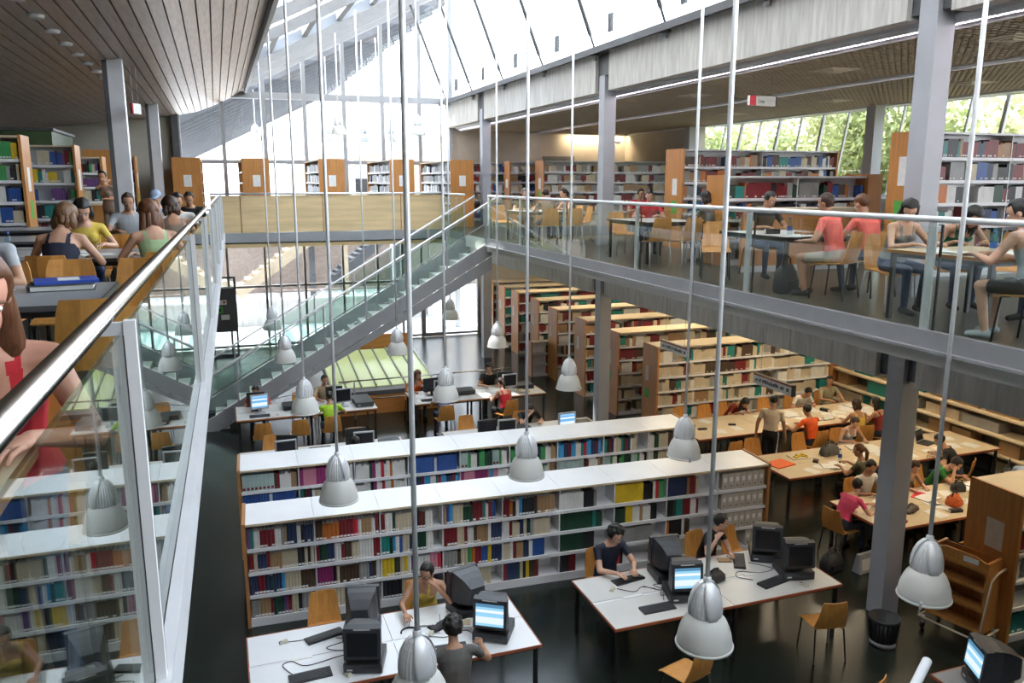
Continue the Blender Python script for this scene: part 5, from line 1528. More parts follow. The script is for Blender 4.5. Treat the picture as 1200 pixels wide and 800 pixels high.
# slatted side tables
sheet_stack('paper_sheet', 'big sheaf of white papers on the near table beside the rail', 'paper', -0.82, 2.0, Z, 0.42, 0.5, 0.035, 14, 'paper')
sheet_stack('folder', 'blue edged folder under the sheaf of papers on the near table', 'folder', -0.75, 1.62, Z, 0.34, 0.26, 0.03, -8, 'blue_card')
paper('white paper sheet under the woman in red', -1.05, 2.2, Z, 10)
t = thing('folder', 'glossy blue folder on top of the ring binder, near grey table', 'folder', (-1.0, 6.2, Z + 0.045), R(12))
MB().box(-0.19, 0.19, -0.14, 0.14, 0, 0.02).obj('cover', 'blue_card', t)
MB().box(-0.05, 0.08, -0.1, 0.06, 0.02, 0.024).obj('print', 'paper', t)
t = thing('ring_binder', 'dark ring binder under the blue folder, near grey table', 'binder', (-1.02, 6.18, Z), R(5))
MB().box(-0.2, 0.2, -0.15, 0.15, 0, 0.006).box(-0.2, 0.2, -0.15, 0.15, 0.036, 0.042).box(-0.2, -0.194, -0.15, 0.15, 0, 0.042).obj('cover', 'bag_grey', t)
MB().box(-0.18, 0.19, -0.14, 0.14, 0.007, 0.035).obj('page_block', 'paper', t)
paper('white paper sheets by the woman in red, near grey table', -1.5, 6.1, Z, -15, 0.3, 0.36)
open_book('big open book on the second grey table', -1.5, 9.25, Z, 12, w=0.24, d=0.32)
closed_book('pale thick book under the open one, second grey table', -1.75, 9.0, Z, -10, 'S', 0.28, 0.3, 0.08)
paper('white paper sheets by the rail, second grey table', -1.15, 9.0, Z, 20, 0.3, 0.3)
paper('white sheets at the far end of the second grey table', -1.95, 8.9, Z, -10, 0.3, 0.3)
bottle('small clear bottle with blue label, second grey table', -1.95, 9.2, Z)
for lab, x, y, f in (('before the woman in pale green', -1.2, 11.6, 10), ('behind the middle chair', -1.6, 11.8, -20), ('before the woman in yellow', -1.7, 12.1, 30), ('at the rail end', -1.1, 12.1, 60)):
    paper(f'white paper sheet {lab}, third grey table', x, y, Z, f)
closed_book('small black case on the third grey table', -1.45, 12.15, Z, 20, 'K', 0.1, 0.16, 0.05)
bottle('dark bottle with red label, far grey table', -2.05, 14.2, Z, 'black_plastic', 'cover_R', 1.15)
# ------------------------------------------------------------------ trolley, bin, signs
tr = thing('book_trolley', 'orange wood book trolley with cream tube handles beside the big bookcase', 'trolley', (8.98, 7.42, 0), R(-76))
W2 = 0.36
for s in (-1, 1):
    MB().prism([(-0.0, 0.0)] * 0 or [(-0.018 + s * W2, 0.24), (0.018 + s * W2, 0.24), (0.018 + s * W2, 1.22), (-0.018 + s * W2, 1.22)], -0.12, 0.24).obj('side_panel', 'maple', tr)
    MB().tube([(s * (W2 + 0.04), 0.3, 1.05), (s * (W2 + 0.04), 0.1, 1.05), (s * (W2 + 0.04), -0.06, 0.98), (s * (W2 + 0.04), -0.24, 0.20), (s * (W2 + 0.04), 0.28, 0.20)], 0.014, 8).obj('handle_tube', 'paper_cream', tr, True)
    for y in (-0.18, 0.24):
        wh = MB().lathe([(0.0, -0.014), (0.05, -0.014), (0.055, 0), (0.05, 0.014), (0, 0.014)], 14).obj('wheel', 'black_plastic', tr, True)
        wh.location = (s * W2, y, 0.056)
        wh.rotation_euler = (0, R(90), 0)
        MB().box(s * W2 - 0.02, s * W2 + 0.02, y - 0.02, y + 0.02, 0.09, 0.2).obj('castor_fork', 'steel_light', tr)
for z in (0.26, 0.56, 0.84, 1.1):
    MB().hexa([(-W2, -0.12, z), (W2, -0.12, z), (W2, 0.22, z - 0.05), (-W2, 0.22, z - 0.05), (-W2, -0.12, z + 0.018), (W2, -0.12, z + 0.018), (W2, 0.22, z - 0.032), (-W2, 0.22, z - 0.032)]).box(-W2, W2, -0.13, -0.115, z - 0.02, z + 0.03).obj('shelf', 'maple', tr)
MB().box(-W2, W2, 0.2, 0.22, 0.22, 1.2).obj('back_panel', 'maple_dark', tr)
MB().prism([(-W2, 1.12), (W2, 1.12), (W2, 1.2), (0.2, 1.26), (-0.2, 1.26), (-W2, 1.2)], -0.11, -0.09).obj('front_panel', 'maple', tr)
MB().box(0.05, 0.24, -0.118, -0.11, 1.15, 1.22).obj('label_strip', 'paper', tr)
MB().tube([(-W2 - 0.04, -0.24, 0.2), (W2 + 0.04, -0.24, 0.2)], 0.014, 8).obj('bumper_tube', 'paper_cream', tr, True)
bn_ = thing('waste_bin', 'black round waste bin at the foot of the steel column', 'bin', (7.93, 7.62, 0))
MB().lathe([(0, 0.01), (0.15, 0.01), (0.155, 0.03), (0.19, 0.36), (0.18, 0.36), (0.145, 0.04), (0, 0.04)], 24).obj('body', 'black_plastic', bn_, True)
MB().lathe([(0.187, 0.35), (0.2, 0.35), (0.2, 0.385), (0.187, 0.385), (0.187, 0.35)], 24).obj('rim', 'dark_plastic', bn_, True)
MB().lathe([(0.158, 0.0), (0.165, 0.0), (0.165, 0.06), (0.158, 0.06)], 24).obj('base_ring', 'grey_plastic', bn_, True)
bl2 = MB()
for k in range(24):
    a = 2 * math.pi * k / 24
    bl2.bar((0.165 * math.cos(a), 0.165 * math.sin(a), 0.07), (0.195 * math.cos(a), 0.195 * math.sin(a), 0.35), 0.02, 0.012)
bl2.obj('liner_folds', 'black_plastic', bn_)['kind'] = 'stuff'


def text(parent, s, size, loc, rot, m):
    cu = bpy.data.curves.new('lettering', 'FONT')
    cu.body = s
    cu.size = size
    cu.extrude = 0.001
    cu.materials.append(M[m])
    tmp = bpy.data.objects.new('lettering_curve', cu)
    C.objects.link(tmp)
    bpy.context.view_layer.update()
    lme = bpy.data.meshes.new_from_object(tmp.evaluated_get(bpy.context.evaluated_depsgraph_get()))
    bpy.data.objects.remove(tmp)
    o = put(bpy.data.objects.new('lettering', lme), parent, loc)
    o.rotation_euler = rot
    return o


def hang_sign(label, loc, rz, L, H, drop, words=None, band='edge_red', side=False):
    t = thing('hanging_sign', label, 'sign', loc, rz)
    MB().box(-L / 2, L / 2, -0.03, 0.03, 0, H).obj('panel', 'paper', t)
    if side:
        MB().box(-L / 2, -L / 2 + H * 0.85, -0.034, -0.03, 0, H).obj('colour_square', 'red_card', t)
    else:
        MB().box(-L / 2, L / 2, -0.034, -0.03, H - 0.03, H).obj('colour_band', band, t)
    MB().box(L / 2, L / 2 + 0.02, -0.035, 0.035, -0.005, H + 0.005).obj('end_cap', 'black_plastic', t)
    for x in (-L * 0.35, L * 0.35):
        MB().tube([(x, 0, H), (x, 0, H + drop)], 0.004, 6).obj('cord', 'steel_grey', t)
    if words:
        text(t, words, H * 0.5, (-L / 2 + H * 1.1, -0.036, H * 0.28), (R(90), 0, 0), 'bag_grey')
    else:
        mb = MB()
        x = -L / 2 + 0.06
        while x < L / 2 - 0.18:
            w_ = rs.uniform(0.012, 0.03)
            if rs.rand() > 0.16:
                mb.box(x, x + w_ * 0.8, -0.0345, -0.03, H * 0.3, H * rs.uniform(0.5, 0.66))
            x += w_ + 0.008
        mb.box(L / 2 - 0.12, L / 2 - 0.07, -0.0345, -0.03, H * 0.3, H * 0.62)
        mb.obj('lettering', 'bag_grey', t)['kind'] = 'stuff'
    return t


hang_sign('white hanging sign with red band above the standing man', (8.1, 10.4, 2.78), R(-90), 0.95, 0.17, 1.28)
hang_sign('white hanging sign with red band beside the thick lamp tube', (8.1, 13.4, 2.78), R(-90), 1.0, 0.17, 1.28)
hang_sign('white hanging sign with a red square below the grid ceiling', (9.4, 12.9, 7.35), R(8), 0.62, 0.17, 0.5, 'Cine', side=True)
t = thing('exit_sign', 'small white exit sign hung from the slatted ceiling', 'sign', (-1.27, 16.6, 7.2), R(58))
t.scale = (0.7, 0.7, 0.9)
MB().box(-0.17, 0.17, -0.025, 0.025, 0, 0.2).obj('panel', 'paper', t)
MB().box(-0.17, -0.13, -0.03, 0.03, 0, 0.2).obj('end_cap', 'red_card', t)
for x in (-0.1, 0.1):
    MB().tube([(x, 0, 0.2), (x, 0, 0.9)], 0.004, 6).obj('cord', 'steel_light', t)
t = thing('fire_extinguisher', 'red fire extinguisher beside the narrow dark bookcase', 'extinguisher', (14.62, 16.85, 0.0))
MB().lathe([(0, 0), (0.07, 0), (0.075, 0.02), (0.075, 0.36), (0.05, 0.43), (0.02, 0.45)], 16).obj('cylinder', 'red_card', t, True)
MB().box(-0.03, 0.03, -0.02, 0.02, 0.45, 0.52).obj('valve', 'black_plastic', t)
t = thing('camera_dome', 'small white wall sensor on the second upper column', 'sensor', (8.70, 17.2, 6.9))
MB().lathe([(0, -0.06), (0.05, -0.045), (0.07, 0), (0, 0.02)], 14).obj('dome', 'paper', t, True)
# ------------------------------------------------------------------ people
SK = dict(fair=(0.62, 0.36, 0.25), tan=(0.46, 0.24, 0.145), olive=(0.52, 0.29, 0.19), red=(0.66, 0.33, 0.24))
for k, c in SK.items():
    mat('skin_' + k, c, 0.5, var=0.06, scale=12)
HC = dict(black=(0.012, 0.010, 0.009), brown=(0.045, 0.022, 0.012), auburn=(0.12, 0.045, 0.018), fairbrown=(0.16, 0.085, 0.04), grey=(0.13, 0.12, 0.11))
for k, c in HC.items():
    mat('hair_' + k, c, 0.5, var=0.45, scale=9, stretch=(9, 9, 1.2), bump=0.4)
CL = dict(yellow=(0.75, 0.55, 0.10), grey=(0.10, 0.095, 0.09), black=(0.012, 0.012, 0.014), navy=(0.014, 0.018, 0.04), red=(0.60, 0.025, 0.04), tan=(0.42, 0.32, 0.20), lime=(0.42, 0.72, 0.04), orange=(0.80, 0.12, 0.02),
          blue=(0.24, 0.30, 0.52), lightblue=(0.33, 0.41, 0.55), white=(0.72, 0.70, 0.67), cream=(0.66, 0.57, 0.45), khaki=(0.36, 0.32, 0.20), darkred=(0.26, 0.03, 0.025), olive=(0.085, 0.08, 0.05), pink=(0.75, 0.08, 0.20), sage=(0.36, 0.38, 0.28),
          green=(0.02, 0.16, 0.025), coral=(0.76, 0.15, 0.12), palegreen=(0.42, 0.58, 0.33), bottle=(0.02, 0.16, 0.09), silver=(0.42, 0.46, 0.50), jeans=(0.03, 0.05, 0.11), stone=(0.45, 0.42, 0.35), dark=(0.02, 0.02, 0.022), taupe=(0.28, 0.21, 0.17), monochrome=(0.22, 0.22, 0.22), greyshirt=(0.42, 0.44, 0.47))
for k, c in CL.items():
    mat('cloth_' + k, c, 0.8, var=0.12, scale=9, bump=0.25)
mat('eye', (0.75, 0.74, 0.72), 0.3, var=0.03, scale=30)
mat('iris', (0.02, 0.014, 0.01), 0.2, var=0.1, scale=30)
mat('lips', (0.40, 0.14, 0.11), 0.5, var=0.05, scale=30)
V = Vector


def ball(mb, c, rad, rot=None, n=12, m_=8):
    base = len(mb.v)
    rows = []
    for i in range(1, m_):
        t = math.pi * i / m_
        for k in range(n):
            a = 2 * math.pi * k / n
            p = V((rad[0] * math.sin(t) * math.cos(a), rad[1] * math.sin(t) * math.sin(a), rad[2] * math.cos(t)))
            mb.v.append(tuple((rot @ p if rot else p) + c))
    mb.v.append(tuple((rot @ V((0, 0, rad[2])) if rot else V((0, 0, rad[2]))) + c))
    mb.v.append(tuple((rot @ V((0, 0, -rad[2])) if rot else V((0, 0, -rad[2]))) + c))
    tp, bt = len(mb.v) - 2, len(mb.v) - 1
    for i in range(m_ - 2):
        for k in range(n):
            k2 = (k + 1) % n
            mb.f.append((base + i * n + k, base + (i + 1) * n + k, base + (i + 1) * n + k2, base + i * n + k2))
            mb.m.append(0)
    for k in range(n):
        k2 = (k + 1) % n
        mb.f.append((tp, base + k, base + k2))
        mb.f.append((bt, base + (m_ - 2) * n + k2, base + (m_ - 2) * n + k))
        mb.m += [0, 0]


def limb(mb, a, b, ra, rb, n=10):
    a, b = V(a), V(b)
    d = (b - a)
    L = d.length
    d = d / L if L > 1e-6 else V((0, 0, 1))
    pts, rr = [], []
    for s in (-1, -0.8, -0.45):
        pts.append(a + d * ra * s)
        rr.append(ra * math.sqrt(max(0.02, 1 - s * s)))
    for s in (0, 0.5, 1):
        pts.append(a.lerp(b, s))
        rr.append(ra + (rb - ra) * s)
    for s in (0.45, 0.8, 1):
        pts.append(b + d * rb * s)
        rr.append(rb * math.sqrt(max(0.02, 1 - s * s)))
    mb.tube(pts, rr, n)


def ik(s, t, la, lb, hint):
    s, t = V(s), V(t)
    d = t - s
    L = min(d.length, (la + lb) * 0.985)
    d.normalize()
    t = s + d * L
    x = (la * la - lb * lb + L * L) / (2 * L)
    h = math.sqrt(max(0.0, la * la - x * x))
    hv = V(hint) - d * V(hint).dot(d)
    hv.normalize()
    return s + d * x + hv * h, t


PEOPLE = []


def person(label, x, y, z, face, top='white', sleeve='short', bot='jeans', short=False, sex='m', hair='short', hc='brown', skin='fair', lean=0.25, twist=0.0, head=(0, 20), hands=((-0.17, 0.42, 0.79), (0.17, 0.42, 0.79)), stand=False, size=1.0, vox=0.0125, extra=None, shoes='dark', stripe=None):
    """local frame: +y is where the person faces; seat height 0.45"""
    F = sex == 'f'
    prim = []           # (p0, p1, r0, r1, region)
    mb = MB()
    sw = 0.165 if F else 0.19
    th = lean

    def seg(a, b, ra, rb, reg):
        limb(mb, a, b, ra, rb)
        prim.append((V(a), V(b), ra, rb, reg))
    hz = 0.93 if stand else 0.56
    hip = V((0, 0, hz))
    tw = Matrix.Rotation(R(twist), 3, 'Z')

    def sp_(d, bend=1.0):      # point on the spine at distance d above the hip
        a = th * (0.45 + 0.75 * d / 0.5 * bend) if th else 0
        return hip + V((0, math.sin(a) * d, math.cos(a) * d))
    ax = (sp_(0.46) - sp_(0.3)).normalized()
    neck = sp_(0.50)
    # torso rings
    rings = [(-0.10, 0.135 if not stand else 0.15, 0.105), (-0.03, 0.172 if F else 0.165, 0.128), (0.05, 0.17 if F else 0.16, 0.122), (0.16, 0.132 if F else 0.15, 0.10), (0.28, 0.148 if F else 0.168, 0.112), (0.37, 0.158 if F else 0.182, 0.108), (0.44, 0.135 if F else 0.155, 0.085), (0.49, 0.075, 0.066), (0.52, 0.052, 0.052)]
    n = 16
    base = len(mb.v)
    for d, rx, ry in rings:
        c = hip + V((0, 0, d)) if d < 0 else sp_(d)
        up = (sp_(max(0, d) + 0.03) - sp_(max(0, d - 0.03))).normalized() if d > 0 else V((0, 0, 1))
        fwd = V((1, 0, 0)).cross(up) * -1
        rt = tw if d > 0.2 else Matrix.Identity(3)
        for k in range(n):
            a = 2 * math.pi * k / n
            q = V((math.cos(a) * rx, 0, 0)) + fwd * (math.sin(a) * ry)
            mb.v.append(tuple(c + rt @ q))
    for i in range(len(rings) - 1):
        for k in range(n):
            k2 = (k + 1) % n
            mb.f.append((base + i * n + k, base + i * n + k2, base + (i + 1) * n + k2, base + (i + 1) * n + k))
            mb.m.append(0)
    mb.f.append(tuple(base + k for k in reversed(range(n))))
    mb.f.append(tuple(base + (len(rings) - 1) * n + k for k in range(n)))
    mb.m += [0, 0]
    prim.append((hip - V((0, 0, 0.05)), sp_(0.25), 0.15, 0.12, 'torso'))
    prim.append((sp_(0.25), sp_(0.46), 0.12, 0.09, 'torso'))
    if F:
        for s in (-1, 1):
            c = sp_(0.30) + tw @ V((s * 0.075, 0.085, 0.0))
            ball(mb, c, (0.062, 0.055, 0.06))
    # shoulders and arms
    wr = []
    for i, s in enumerate((-1, 1)):
        sh = sp_(0.425) + tw @ V((s * sw, 0, 0))
        seg(sp_(0.43) + tw @ V((s * 0.06, 0, 0)), sh, 0.062, 0.056 if not F else 0.048, 'shoulder')
        t = V(hands[i])
        hint = (s * 0.7, -0.35, -0.7) if not stand else (s * 0.35, -0.8, 0)
        el, w = ik(sh, t, 0.285 if not F else 0.265, 0.25 if not F else 0.235, hint)
        k = 0.86 if F else 1.0
        seg(sh, el, 0.051 * k, 0.041 * k, 'uarm')
        seg(el, w, 0.040 * k, 0.027 * k, 'farm')
        wr.append((w, (w - el).normalized(), s))
    # neck, head
    seg(neck - ax * 0.03, neck + ax * 0.05 + V((0, 0.012, 0.03)), 0.056 if not F else 0.048, 0.05 if not F else 0.044, 'neck')
    Hm = Matrix.Rotation(R(head[0] + twist), 3, 'Z') @ Matrix.Rotation(-R(head[1]) - th * 0.35, 3, 'X')
    hp = neck + ax * 0.045 + V((0, 0.0, 0.02)) + Hm @ V((0, 0.022, 0.085))
    def H(p):
        return hp + Hm @ V(p)
    ball(mb, H((0, -0.008, 0.032)), (0.075, 0.093, 0.092), Hm, 16, 12)
    ball(mb, H((0, 0.022, -0.045)), (0.056, 0.066, 0.072), Hm, 14, 10)
    ball(mb, H((0, 0.06, -0.088)), (0.024, 0.024, 0.02), Hm)
    for s in (-1, 1):
        ball(mb, H((s * 0.076, -0.008, -0.005)), (0.011, 0.02, 0.032), Hm)
    limb(mb, H((0, 0.078, 0.012)), H((0, 0.100, -0.022)), 0.010, 0.0145, 8)
    prim.append((H((0, 0, 0.03)), H((0, 0.02, -0.05)), 0.085, 0.06, 'head'))
    # legs
    for s in (-1, 1):
        hj = hip + V((s * 0.085, 0.0, -0.04))
        if stand:
            kn, an = V((s * 0.095, 0.03 * s, 0.49)), V((s * 0.10, -0.02 + 0.05 * s, 0.085))
        else:
            kn, an = V((s * 0.13, 0.40, 0.50)), V((s * (0.14), 0.36 + 0.05 * s, 0.085))
        kf = 0.95 if F else 1.0
        seg(hj, kn, 0.088 * kf, 0.06 * kf, 'thigh')
        seg(kn, an, 0.056 * kf, 0.036, 'shin')
        seg(an - V((0, 0.03, 0.03)), an + V((s * 0.015, 0.145, -0.048)), 0.042, 0.034, 'foot')
    # palms (joined to the body), fingers after the remesh
    fing = []
    for w, d, s in wr:
        table = (not stand) and w.z < hz + 0.35
        if table:
            d = V((d.x * 0.8, d.y * 0.8 + 0.25, min(0, d.z) * 0.25)).normalized()
        up = V((0, 0, 1)) if abs(d.z) < 0.8 else V((s, 0.3, 0)).normalized()
        lat = d.cross(up).normalized()
        nrm = lat.cross(d).normalized()
        rot = Matrix((lat, d, nrm)).transposed()
        pc = w + d * 0.05
        ball(mb, pc, (0.042, 0.055, 0.019), rot)
        prim.append((w, w + d * 0.09, 0.03, 0.03, 'hand'))
        th_ = -s
        for q, (o_, L_) in enumerate(((-0.031, 0.054), (-0.0105, 0.066), (0.0105, 0.072), (0.031, 0.062))):
            b0 = w + d * 0.082 + lat * (o_ * (1 if s < 0 else 1)) - nrm * 0.002
            b1 = b0 + d * L_ * 0.55 - nrm * 0.006
            b2 = b1 + d * L_ * 0.4 - nrm * 0.02
            fing.append(([b0 - d * 0.02, b0, b1, b2], [0.0095, 0.0098, 0.009, 0.0065]))
        tb = w + d * 0.03 + lat * th_ * 0.035 - nrm * 0.004
        fing.append(([tb - lat * th_ * 0.015, tb, tb + d * 0.03 + lat * th_ * 0.022 - nrm * 0.006, tb + d * 0.06 + lat * th_ * 0.028 - nrm * 0.014], [0.012, 0.0125, 0.011, 0.008]))
    me = bpy.data.meshes.new('person')
    me.from_pydata([tuple(v) for v in mb.v], [], mb.f)
    o = bpy.data.objects.new('person', me)
    C.objects.link(o)
    r = o.modifiers.new('r', 'REMESH')
    r.mode = 'VOXEL'
    r.voxel_size = vox
    sm_ = o.modifiers.new('s', 'SMOOTH')
    sm_.factor = 0.5
    sm_.iterations = 2
    o.location = (x, y, z)
    o.rotation_euler = (0, 0, R(face))
    o.scale = (size, size, size)
    tag(o, label, 'person')
    PEOPLE.append(dict(o=o, prim=prim, fing=fing, top=top, sleeve=sleeve, bot=bot, short=short, F=F, skin=skin, shoes=shoes, sp=sp_, tw=tw, hip=hip, neck=neck, ax=ax, stripe=stripe))
    # eyes, mouth
    for s in (-1, 1):
        e = MB()
        ball(e, H((s * 0.031, 0.0735, 0.008)), (0.0135, 0.011, 0.009), Hm, 10, 6)
        k0 = len(e.f)
        ball(e, H((s * 0.031, 0.0815, 0.006)), (0.0065, 0.0045, 0.0065), Hm, 8, 6)
        for q in range(k0, len(e.f)):
            e.m[q] = 1
        e.obj('eye', ['eye', 'iris'], o, True)
        b = MB()
        b.tube([H((s * 0.015, 0.088, 0.026)), H((s * 0.033, 0.086, 0.032)), H((s * 0.05, 0.073, 0.026))], 0.0042, 6)
        b.obj('eyebrow', 'hair_' + hc, o, True)
    e = MB()
    e.tube([H((-0.022, 0.079, -0.058)), H((0, 0.0885, -0.056)), H((0.022, 0.079, -0.058))], 0.0055, 6)
    e.obj('mouth', 'lips', o, True)
    # hair
    hb = MB()
    nn, mm_ = (44, 30) if hair == 'curly' else (30, 20)
    rad, cen = {'short': ((0.084, 0.098, 0.098), (0, -0.022, 0.042)), 'curly': ((0.104, 0.116, 0.112), (0, -0.028, 0.046)), 'long': ((0.090, 0.104, 0.104), (0, -0.022, 0.040)), 'tail': ((0.083, 0.099, 0.097), (0, -0.020, 0.042)), 'bob': ((0.094, 0.106, 0.112), (0, -0.024, 0.03)), 'bun': ((0.083, 0.098, 0.096), (0, -0.020, 0.042))}[hair]
    amp = {'short': 0.075, 'curly': 0.14, 'long': 0.04, 'tail': 0.03, 'bob': 0.05, 'bun': 0.03}[hair]
    ball(hb, V((0, 0, 0)), rad, None, nn, mm_)
    hs = np.random.RandomState(len(PEOPLE))
    ph = hs.rand(6) * 6
    vv = []
    for p in hb.v:
        q = V(p)
        fx = math.sin(q.x * 70 + ph[0]) * math.sin(q.y * 62 + ph[1]) * math.sin(q.z * 66 + ph[2]) if hair in ('curly',) else math.sin(q.x * 90 + ph[0] + 3 * math.sin(q.z * 20)) * 0.5 + 0.4 * math.sin(q.y * 50 + ph[1])
        q = q * (1 + amp * fx)
        if q.y > 0.045 and q.z < 0.045:
            q.y -= (q.y - 0.045) * 0.8
        vv.append(tuple(H(q + V(cen))))
    hb.v = vv
    if hair in ('long', 'bob'):
        L = 0.26 if hair == 'long' else 0.1
        for s in (-0.8, -0.35, 0.1, 0.45, 0.85):
            a = H((s * 0.075, -0.075 + 0.05 * abs(s), -0.02))
            b = a + V((s * 0.02, -0.02, -L * 0.5)) - ax * 0.0
            c = a + V((s * 0.03, -0.03 + 0.02 * math.sin(s * 9), -L)) 
            if th > 0.3 and hair == 'long':
                c = c + V((0, -0.03, 0.04))
            hb.tube([a + V((0, 0.03, 0.06)), a, b, c], [0.03, 0.042, 0.04, 0.014], 10)
    if hair == 'tail':
        a = H((0, -0.11, 0.03))
        hb.tube([H((0, -0.08, 0.04)), a, a + V((0, -0.05, -0.06)), a + V((0.01, -0.045, -0.18)), a + V((0.0, -0.03, -0.3))], [0.03, 0.032, 0.036, 0.03, 0.008], 10)
    if hair == 'bun':
        ball(hb, H((0, -0.10, 0.06)), (0.045, 0.045, 0.045))
    hb.obj('hair', 'hair_' + hc, o, True)
    if extra == 'glasses':
        g = MB()
        for s in (-1, 1):
            g.tube([H((s * 0.033 + 0.024 * math.cos(a), 0.094, 0.006 + 0.019 * math.sin(a))) for a in [k * 0.628 for k in range(11)]], 0.003, 5)
            g.tube([H((s * 0.057, 0.094, 0.01)), H((s * 0.084, 0.05, 0.012)), H((s * 0.082, -0.01, 0.01))], 0.003, 5)
        g.tube([H((-0.01, 0.096, 0.01)), H((0.01, 0.096, 0.01))], 0.003, 5)
        g.obj('glasses', 'black_plastic', o)
    if extra == 'cap':
        c = MB()
        ball(c, H((0, -0.015, 0.07)), (0.092, 0.104, 0.082), Hm, 16, 10)
        c.hexa([H(q) for q in ((-0.07, 0.07, 0.07), (0.07, 0.07, 0.07), (0.05, 0.17, 0.055), (-0.05, 0.17, 0.055), (-0.07, 0.07, 0.08), (0.07, 0.07, 0.08), (0.05, 0.17, 0.065), (-0.05, 0.17, 0.065))])
        c.obj('cap', 'cloth_lightblue', o, True)
    if extra == 'watch':
        w, d, s = wr[1]
        g = MB()
        g.tube([w - d * 0.035, w - d * 0.015], 0.033, 14)
        g.obj('wristwatch', 'black_plastic', o, True)
    return o


TBL = ((-0.18, 0.40, 0.80), (0.18, 0.40, 0.80))


def seated(label, x, y, z, face, chair_label=None, k='b', **kw):
    person(label, x, y, z, face, **kw)
    a = math.radians(face)
    chair(chair_label or 'plywood chair under the ' + label, x - 0.0 * math.sin(a), y, z, face, k)


# near corner desk
seated('woman in a yellow tank top and glasses, chin on hand', 2.18, 9.52, 0, 182, 'plywood chair of the woman in yellow', top='yellow', sleeve='tank', bot='jeans', sex='f', hair='tail', hc='black', skin='tan', lean=0.40, twist=-20, head=(-24, 8), hands=((-0.06, 0.42, 1.0), (0.34, 0.48, 0.79)), extra='glasses', size=1.07)
seated('man in a grey T-shirt with dark wavy hair seen from behind', 2.08, 7.60, 0, -4, 'plywood chair of the man in grey', top='grey', bot='dark', hair='curly', hc='black', skin='tan', lean=0.2, head=(-8, 14), hands=((-0.2, 0.45, 0.80), (0.36, 0.45, 0.80)), size=1.07)
seated('curly haired man in a black T-shirt typing', 4.82, 9.60, 0, 184, 'plywood chair of the curly haired man', top='navy', bot='jeans', hair='curly', hc='black', skin='fair', lean=0.22, head=(16, 26), hands=((-0.14, 0.48, 0.80), (0.12, 0.50, 0.80)), size=1.06)
seated('man in a black T-shirt resting his cheek on his hand', 6.48, 9.62, 0, 190, 'plywood chair of the cheek resting man in black', top='black', bot='jeans', hair='short', hc='black', skin='fair', lean=0.3, twist=18, head=(34, 14), hands=((-0.02, 0.46, 0.80), (0.16, 0.36, 1.0)), stripe='chest')
# desks under the stair
seated('man in a red T-shirt leaning over a desk under the stair', 0.62, 20.08, 0, 176, 'plywood chair of the man in red under the stair', top='red', hair='short', hc='black', skin='tan', lean=0.42, head=(-28, 20), vox=0.016)
seated('man in a tan T-shirt behind a black flat monitor', 2.2, 20.1, 0, 184, 'plywood chair of the man in tan', top='tan', hair='short', hc='black', skin='tan', lean=0.12, head=(6, 14), vox=0.016)
seated('boy in a bright lime vest seen from behind', 2.12, 18.2, 0, 2, 'plywood chair of the boy in lime', top='lime', sleeve='short', hair='short', hc='black', skin='tan', lean=0.15, head=(-8, 8), hands=((-0.24, 0.34, 0.80), (0.30, 0.42, 0.80)), vox=0.016)
seated('woman in an orange tank top at the stair railing desk', 4.5, 20.08, 0, 186, 'plywood chair of the woman in orange', top='orange', sleeve='tank', sex='f', hair='long', hc='auburn', skin='tan', lean=0.25, head=(8, 22), vox=0.016)
seated('man in black with shaggy hair at the far end of the stair railing desk', 6.5, 20.08, 0, 172, 'plywood chair of the shaggy haired man in black', top='black', hair='curly', hc='black', skin='fair', lean=0.2, head=(-16, 18), vox=0.016)
seated('woman in a light blue T-shirt seen from behind', 4.78, 18.2, 0, -2, 'plywood chair of the woman in light blue', top='blue', sex='f', hair='bob', hc='brown', skin='tan', lean=0.22, head=(14, 14), vox=0.016)
seated('woman in a red top with dark hair and bare shoulders seen from behind', 6.32, 18.15, 0, 14, 'plywood chair of the woman in red at the stair railing desk', top='red', sleeve='tank', sex='f', hair='tail', hc='brown', skin='fair', lean=0.25, head=(4, 22), bot='dark', vox=0.016)
seated('man in black resting his head on his fist behind the second white bookcase', 6.22, 16.62, 0, 182, 'plywood chair of the head resting man', top='black', hair='short', hc='black', skin='fair', lean=0.5, head=(-12, 34), hands=((-0.2, 0.46, 0.80), (0.08, 0.46, 0.96)), vox=0.015)
seated('dark haired person whose crown just shows over the second white bookcase', 2.16, 14.62, 0, 0, 'plywood chair of the person behind the second white bookcase', top='grey', hair='short', hc='black', lean=0.2, vox=0.018)
# far study table
person('standing man in a cream T-shirt and black track trousers, seen from behind', 10.45, 13.42, 0, -52, top='cream', bot='black', stand=True, hair='short', hc='black', skin='tan', lean=0.12, head=(0, 26), hands=((-0.3, 0.02, 0.84), (0.27, 0.14, 0.84)), vox=0.013, stripe='leg')
seated('man in an orange T-shirt seen from behind', 11.7, 13.62, 0, 6, 'plywood chair of the man in orange', top='orange', hair='short', hc='black', skin='tan', lean=0.22, head=(8, 20), hands=((-0.32, 0.42, 0.80), (0.1, 0.46, 0.80)), vox=0.013)
seated('dark haired woman in dark red bending low over the far study table', 11.05, 15.72, 0, 190, 'plywood chair of the bending woman', top='darkred', sex='f', hair='long', hc='black', skin='tan', lean=0.62, head=(0, 40), vox=0.014)
seated('man in a white T-shirt writing at the far study table', 12.95, 15.72, 0, 178, 'plywood chair of the man in white', top='white', hair='short', hc='black', skin='tan', lean=0.5, head=(10, 30), vox=0.014)
seated('man in a khaki shirt watching over the far study table', 13.95, 15.85, 0, 172, 'plywood chair of the man in khaki', top='khaki', hair='short', hc='black', skin='tan', lean=0.12, head=(-24, 16), vox=0.014)
